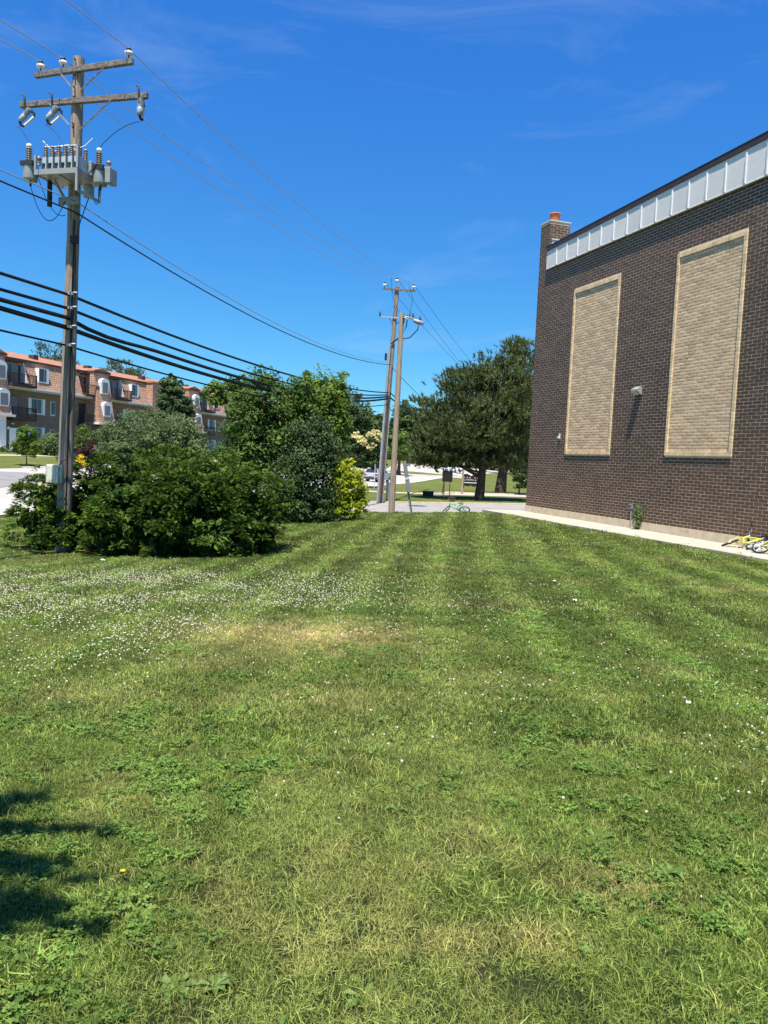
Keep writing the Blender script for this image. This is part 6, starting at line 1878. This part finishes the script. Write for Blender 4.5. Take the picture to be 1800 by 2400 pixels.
for q, (nb, rad_, w_) in enumerate(((42, .055, .0018), (62, .09, .0026), (96, .155, .0042), (140, .27, .007))):
    up_ = (1, 1.05, 1.15, 1.25)[q]
    for k in range(3): pobj(f'piece_{5 * q + k:02d}', tuft_mesh('tuft', 200 + 10 * q + k, nb, rad_, .018 * up_, .043 * up_, w_, .95), GM)
    pobj(f'piece_{5 * q + 3:02d}', tuft_mesh('tuft', 204 + 10 * q, int(nb * .8), rad_ * .85, .03, .075, w_ * 1.15, .85), GM)
    pobj(f'piece_{5 * q + 4:02d}', clover_mesh('clover', 220 + q, int((34, 70, 170, 420)[q]), rad_), CM)
scatter_obj('grass', 'mown lawn grass mixed with clover leaves', np.concatenate(PP), np.concatenate(II), np.concatenate(RR), np.concatenate(SS), np.concatenate(DD), np.concatenate(HH), proto_c)
n_grass = sum(len(p) for p in PP)

# clover flower heads
proto_c = bpy.data.collections.new('flower_pieces')
def flower_mesh(seed):
    m = MB(); q = random.Random(seed)
    rr = .0082
    m.lathe((0, 0, .055), [(0, -rr * .8), (rr * .75, -rr * .6), (rr, -.001), (rr * .85, rr * .55), (rr * .4, rr * .95), (0, rr)], 8, smooth=False)
    me = bpy.data.meshes.new('flower')
    me.from_pydata([(x + q.uniform(-.0015, .0015), y + q.uniform(-.0015, .0015), z + q.uniform(-.0015, .0015)) for x, y, z in m.v], [], m.f)
    return me
for k in range(3): pobj(f'head_{k}', flower_mesh(k), FM)
x, y = g_r.uniform(-13, 14, 260000), g_r.uniform(1.6, 34, 260000)
k = in_view(x, y) & on_lawn(x, y); x, y = x[k], y[k]
den_ = 4.5 + 22 * np.clip((fbm(x * .5, y * .5, 51) - .5) * 4, 0, 1) ** 1.3
den_ *= np.clip((y - 2.2) / 5.0, .08, 1)
pc = gp(170, 1410)
e = ((x - pc.x) / 3.4) ** 2 + ((y - pc.y) / 3.6) ** 2
den_ += 520 * np.exp(-e ** 1.6) * np.clip((fbm(x * .9, y * .9, 61) - .34) * 3.4, .05, 1)
pc = gp(1720, 1660)
e = ((x - pc.x) / 1.6) ** 2 + ((y - pc.y) / 2.6) ** 2
den_ += 60 * np.exp(-e ** 1.5) * np.clip((fbm(x * 1.3, y * 1.3, 63) - .36) * 3.4, .05, 1)
pc = gp(700, 1400)
e = ((x - pc.x) / 4.5) ** 2 + ((y - pc.y) / 3.0) ** 2
den_ += 34 * np.exp(-e ** 1.5) * np.clip((fbm(x * 1.1, y * 1.1, 65) - .36) * 3.4, .05, 1)
area = 27 * 32.4 / 260000
k = g_r.random(len(x)) < den_ * area
x, y = x[k], y[k]; n = len(x)
scatter_obj('clover_flowers', 'white clover flower heads scattered over the lawn', np.c_[x, y, H(x, y)], g_r.integers(0, 3, n), np.c_[g_r.normal(0, .25, n), g_r.normal(0, .25, n), g_r.random(n) * 6.28], g_r.uniform(.42, 1.0, n) * (1 + np.clip(y - 6, 0, 20) * .02), np.zeros(n), np.ones(n), proto_c)

# broad leaved weeds near the camera
def rosette(bm_v, bm_f, bm_t, c, s, nl, r, upv):
    for j in range(nl):
        a = j * 6.283 / nl + r.uniform(-.3, .3); L_ = s * r.uniform(.7, 1.2); w = L_ * r.uniform(.16, .26)
        d = np.array([math.cos(a), math.sin(a), 0]); sd = np.array([-d[1], d[0], 0])
        z0, z1, z2 = .012, L_ * upv * r.uniform(.6, 1.1), L_ * upv * r.uniform(.2, .9)
        b0 = len(bm_v)
        pts = [c + [0, 0, z0], c + d * L_ * .35 - sd * w * .55 + [0, 0, z1 * .7 + .006], c + d * L_ * .35 + [0, 0, z1 * .7], c + d * L_ * .35 + sd * w * .55 + [0, 0, z1 * .7 + .006],
               c + d * L_ * .7 - sd * w + [0, 0, z1 + .006], c + d * L_ * .7 + [0, 0, z1 - .004], c + d * L_ * .7 + sd * w + [0, 0, z1 + .006], c + d * L_ + [0, 0, z2]]
        bm_v.extend(pts)
        for f in ((0, 2, 1), (0, 3, 2), (1, 2, 5), (1, 5, 4), (2, 3, 6), (2, 6, 5), (4, 5, 7), (5, 6, 7)):
            bm_f.append([b0 + q for q in f]); bm_t.append(r.random())
V, F, T = [], [], []
wr_ = np.random.default_rng(17)
for px, py, s in ((850, 2350, .12), (230, 1925, .15), (115, 2205, .11), (15, 2245, .14), (530, 2205, .10), (1010, 1860, .12), (1400, 1980, .13), (1560, 2055, .12), (1230, 2330, .13), (1660, 1790, .10), (930, 1905, .09), (640, 1590, .10), (1500, 1940, .12), (1120, 1780, .11), (410, 2330, .10), (1340, 2230, .12)):
    g = gp(px, py); rosette(V, F, T, np.array(g), s * .62, wr_.integers(7, 13), wr_, .5)
for k in range(70):
    y_ = wr_.uniform(1.8, 8.0); x_ = wr_.uniform(-.5, .5) * y_ * 1.05
    rosette(V, F, T, np.array([x_, y_, H1(x_, y_)]), wr_.uniform(.03, .06), wr_.integers(5, 9), wr_, .5)
tag(link('weeds', np_mesh('weeds', np.array(V), np.array(F), {'tint': ('FACE', T)}), WM), 'broad leaved dandelion weeds among the grass', None, None, 'stuff')
g = gp(287, 2082)
df = thing('dandelion', g, 'single yellow dandelion flower in the near lawn beside the shadows', 'flower')
MB().tube([(0, 0, 0), (.004, .002, .04), (.0, .0, .07)], .0025, 5).build('stem', WM, df)
dm_ = MB()
for k in range(16):
    a = k * .3927; d = Vector((math.cos(a), math.sin(a), .35))
    dm_.add([Vector((0, 0, .07)), Vector((0, 0, .07)) + d * .009 + Vector((-d.y, d.x, 0)) * .0025, Vector((0, 0, .07)) + d * .0105 - Vector((-d.y, d.x, 0)) * .0025], [(0, 1, 2)])
dm_.build('petals', LM['yellow'], df, recalc=False)
print('tufts', n_grass, 'flowers', n)
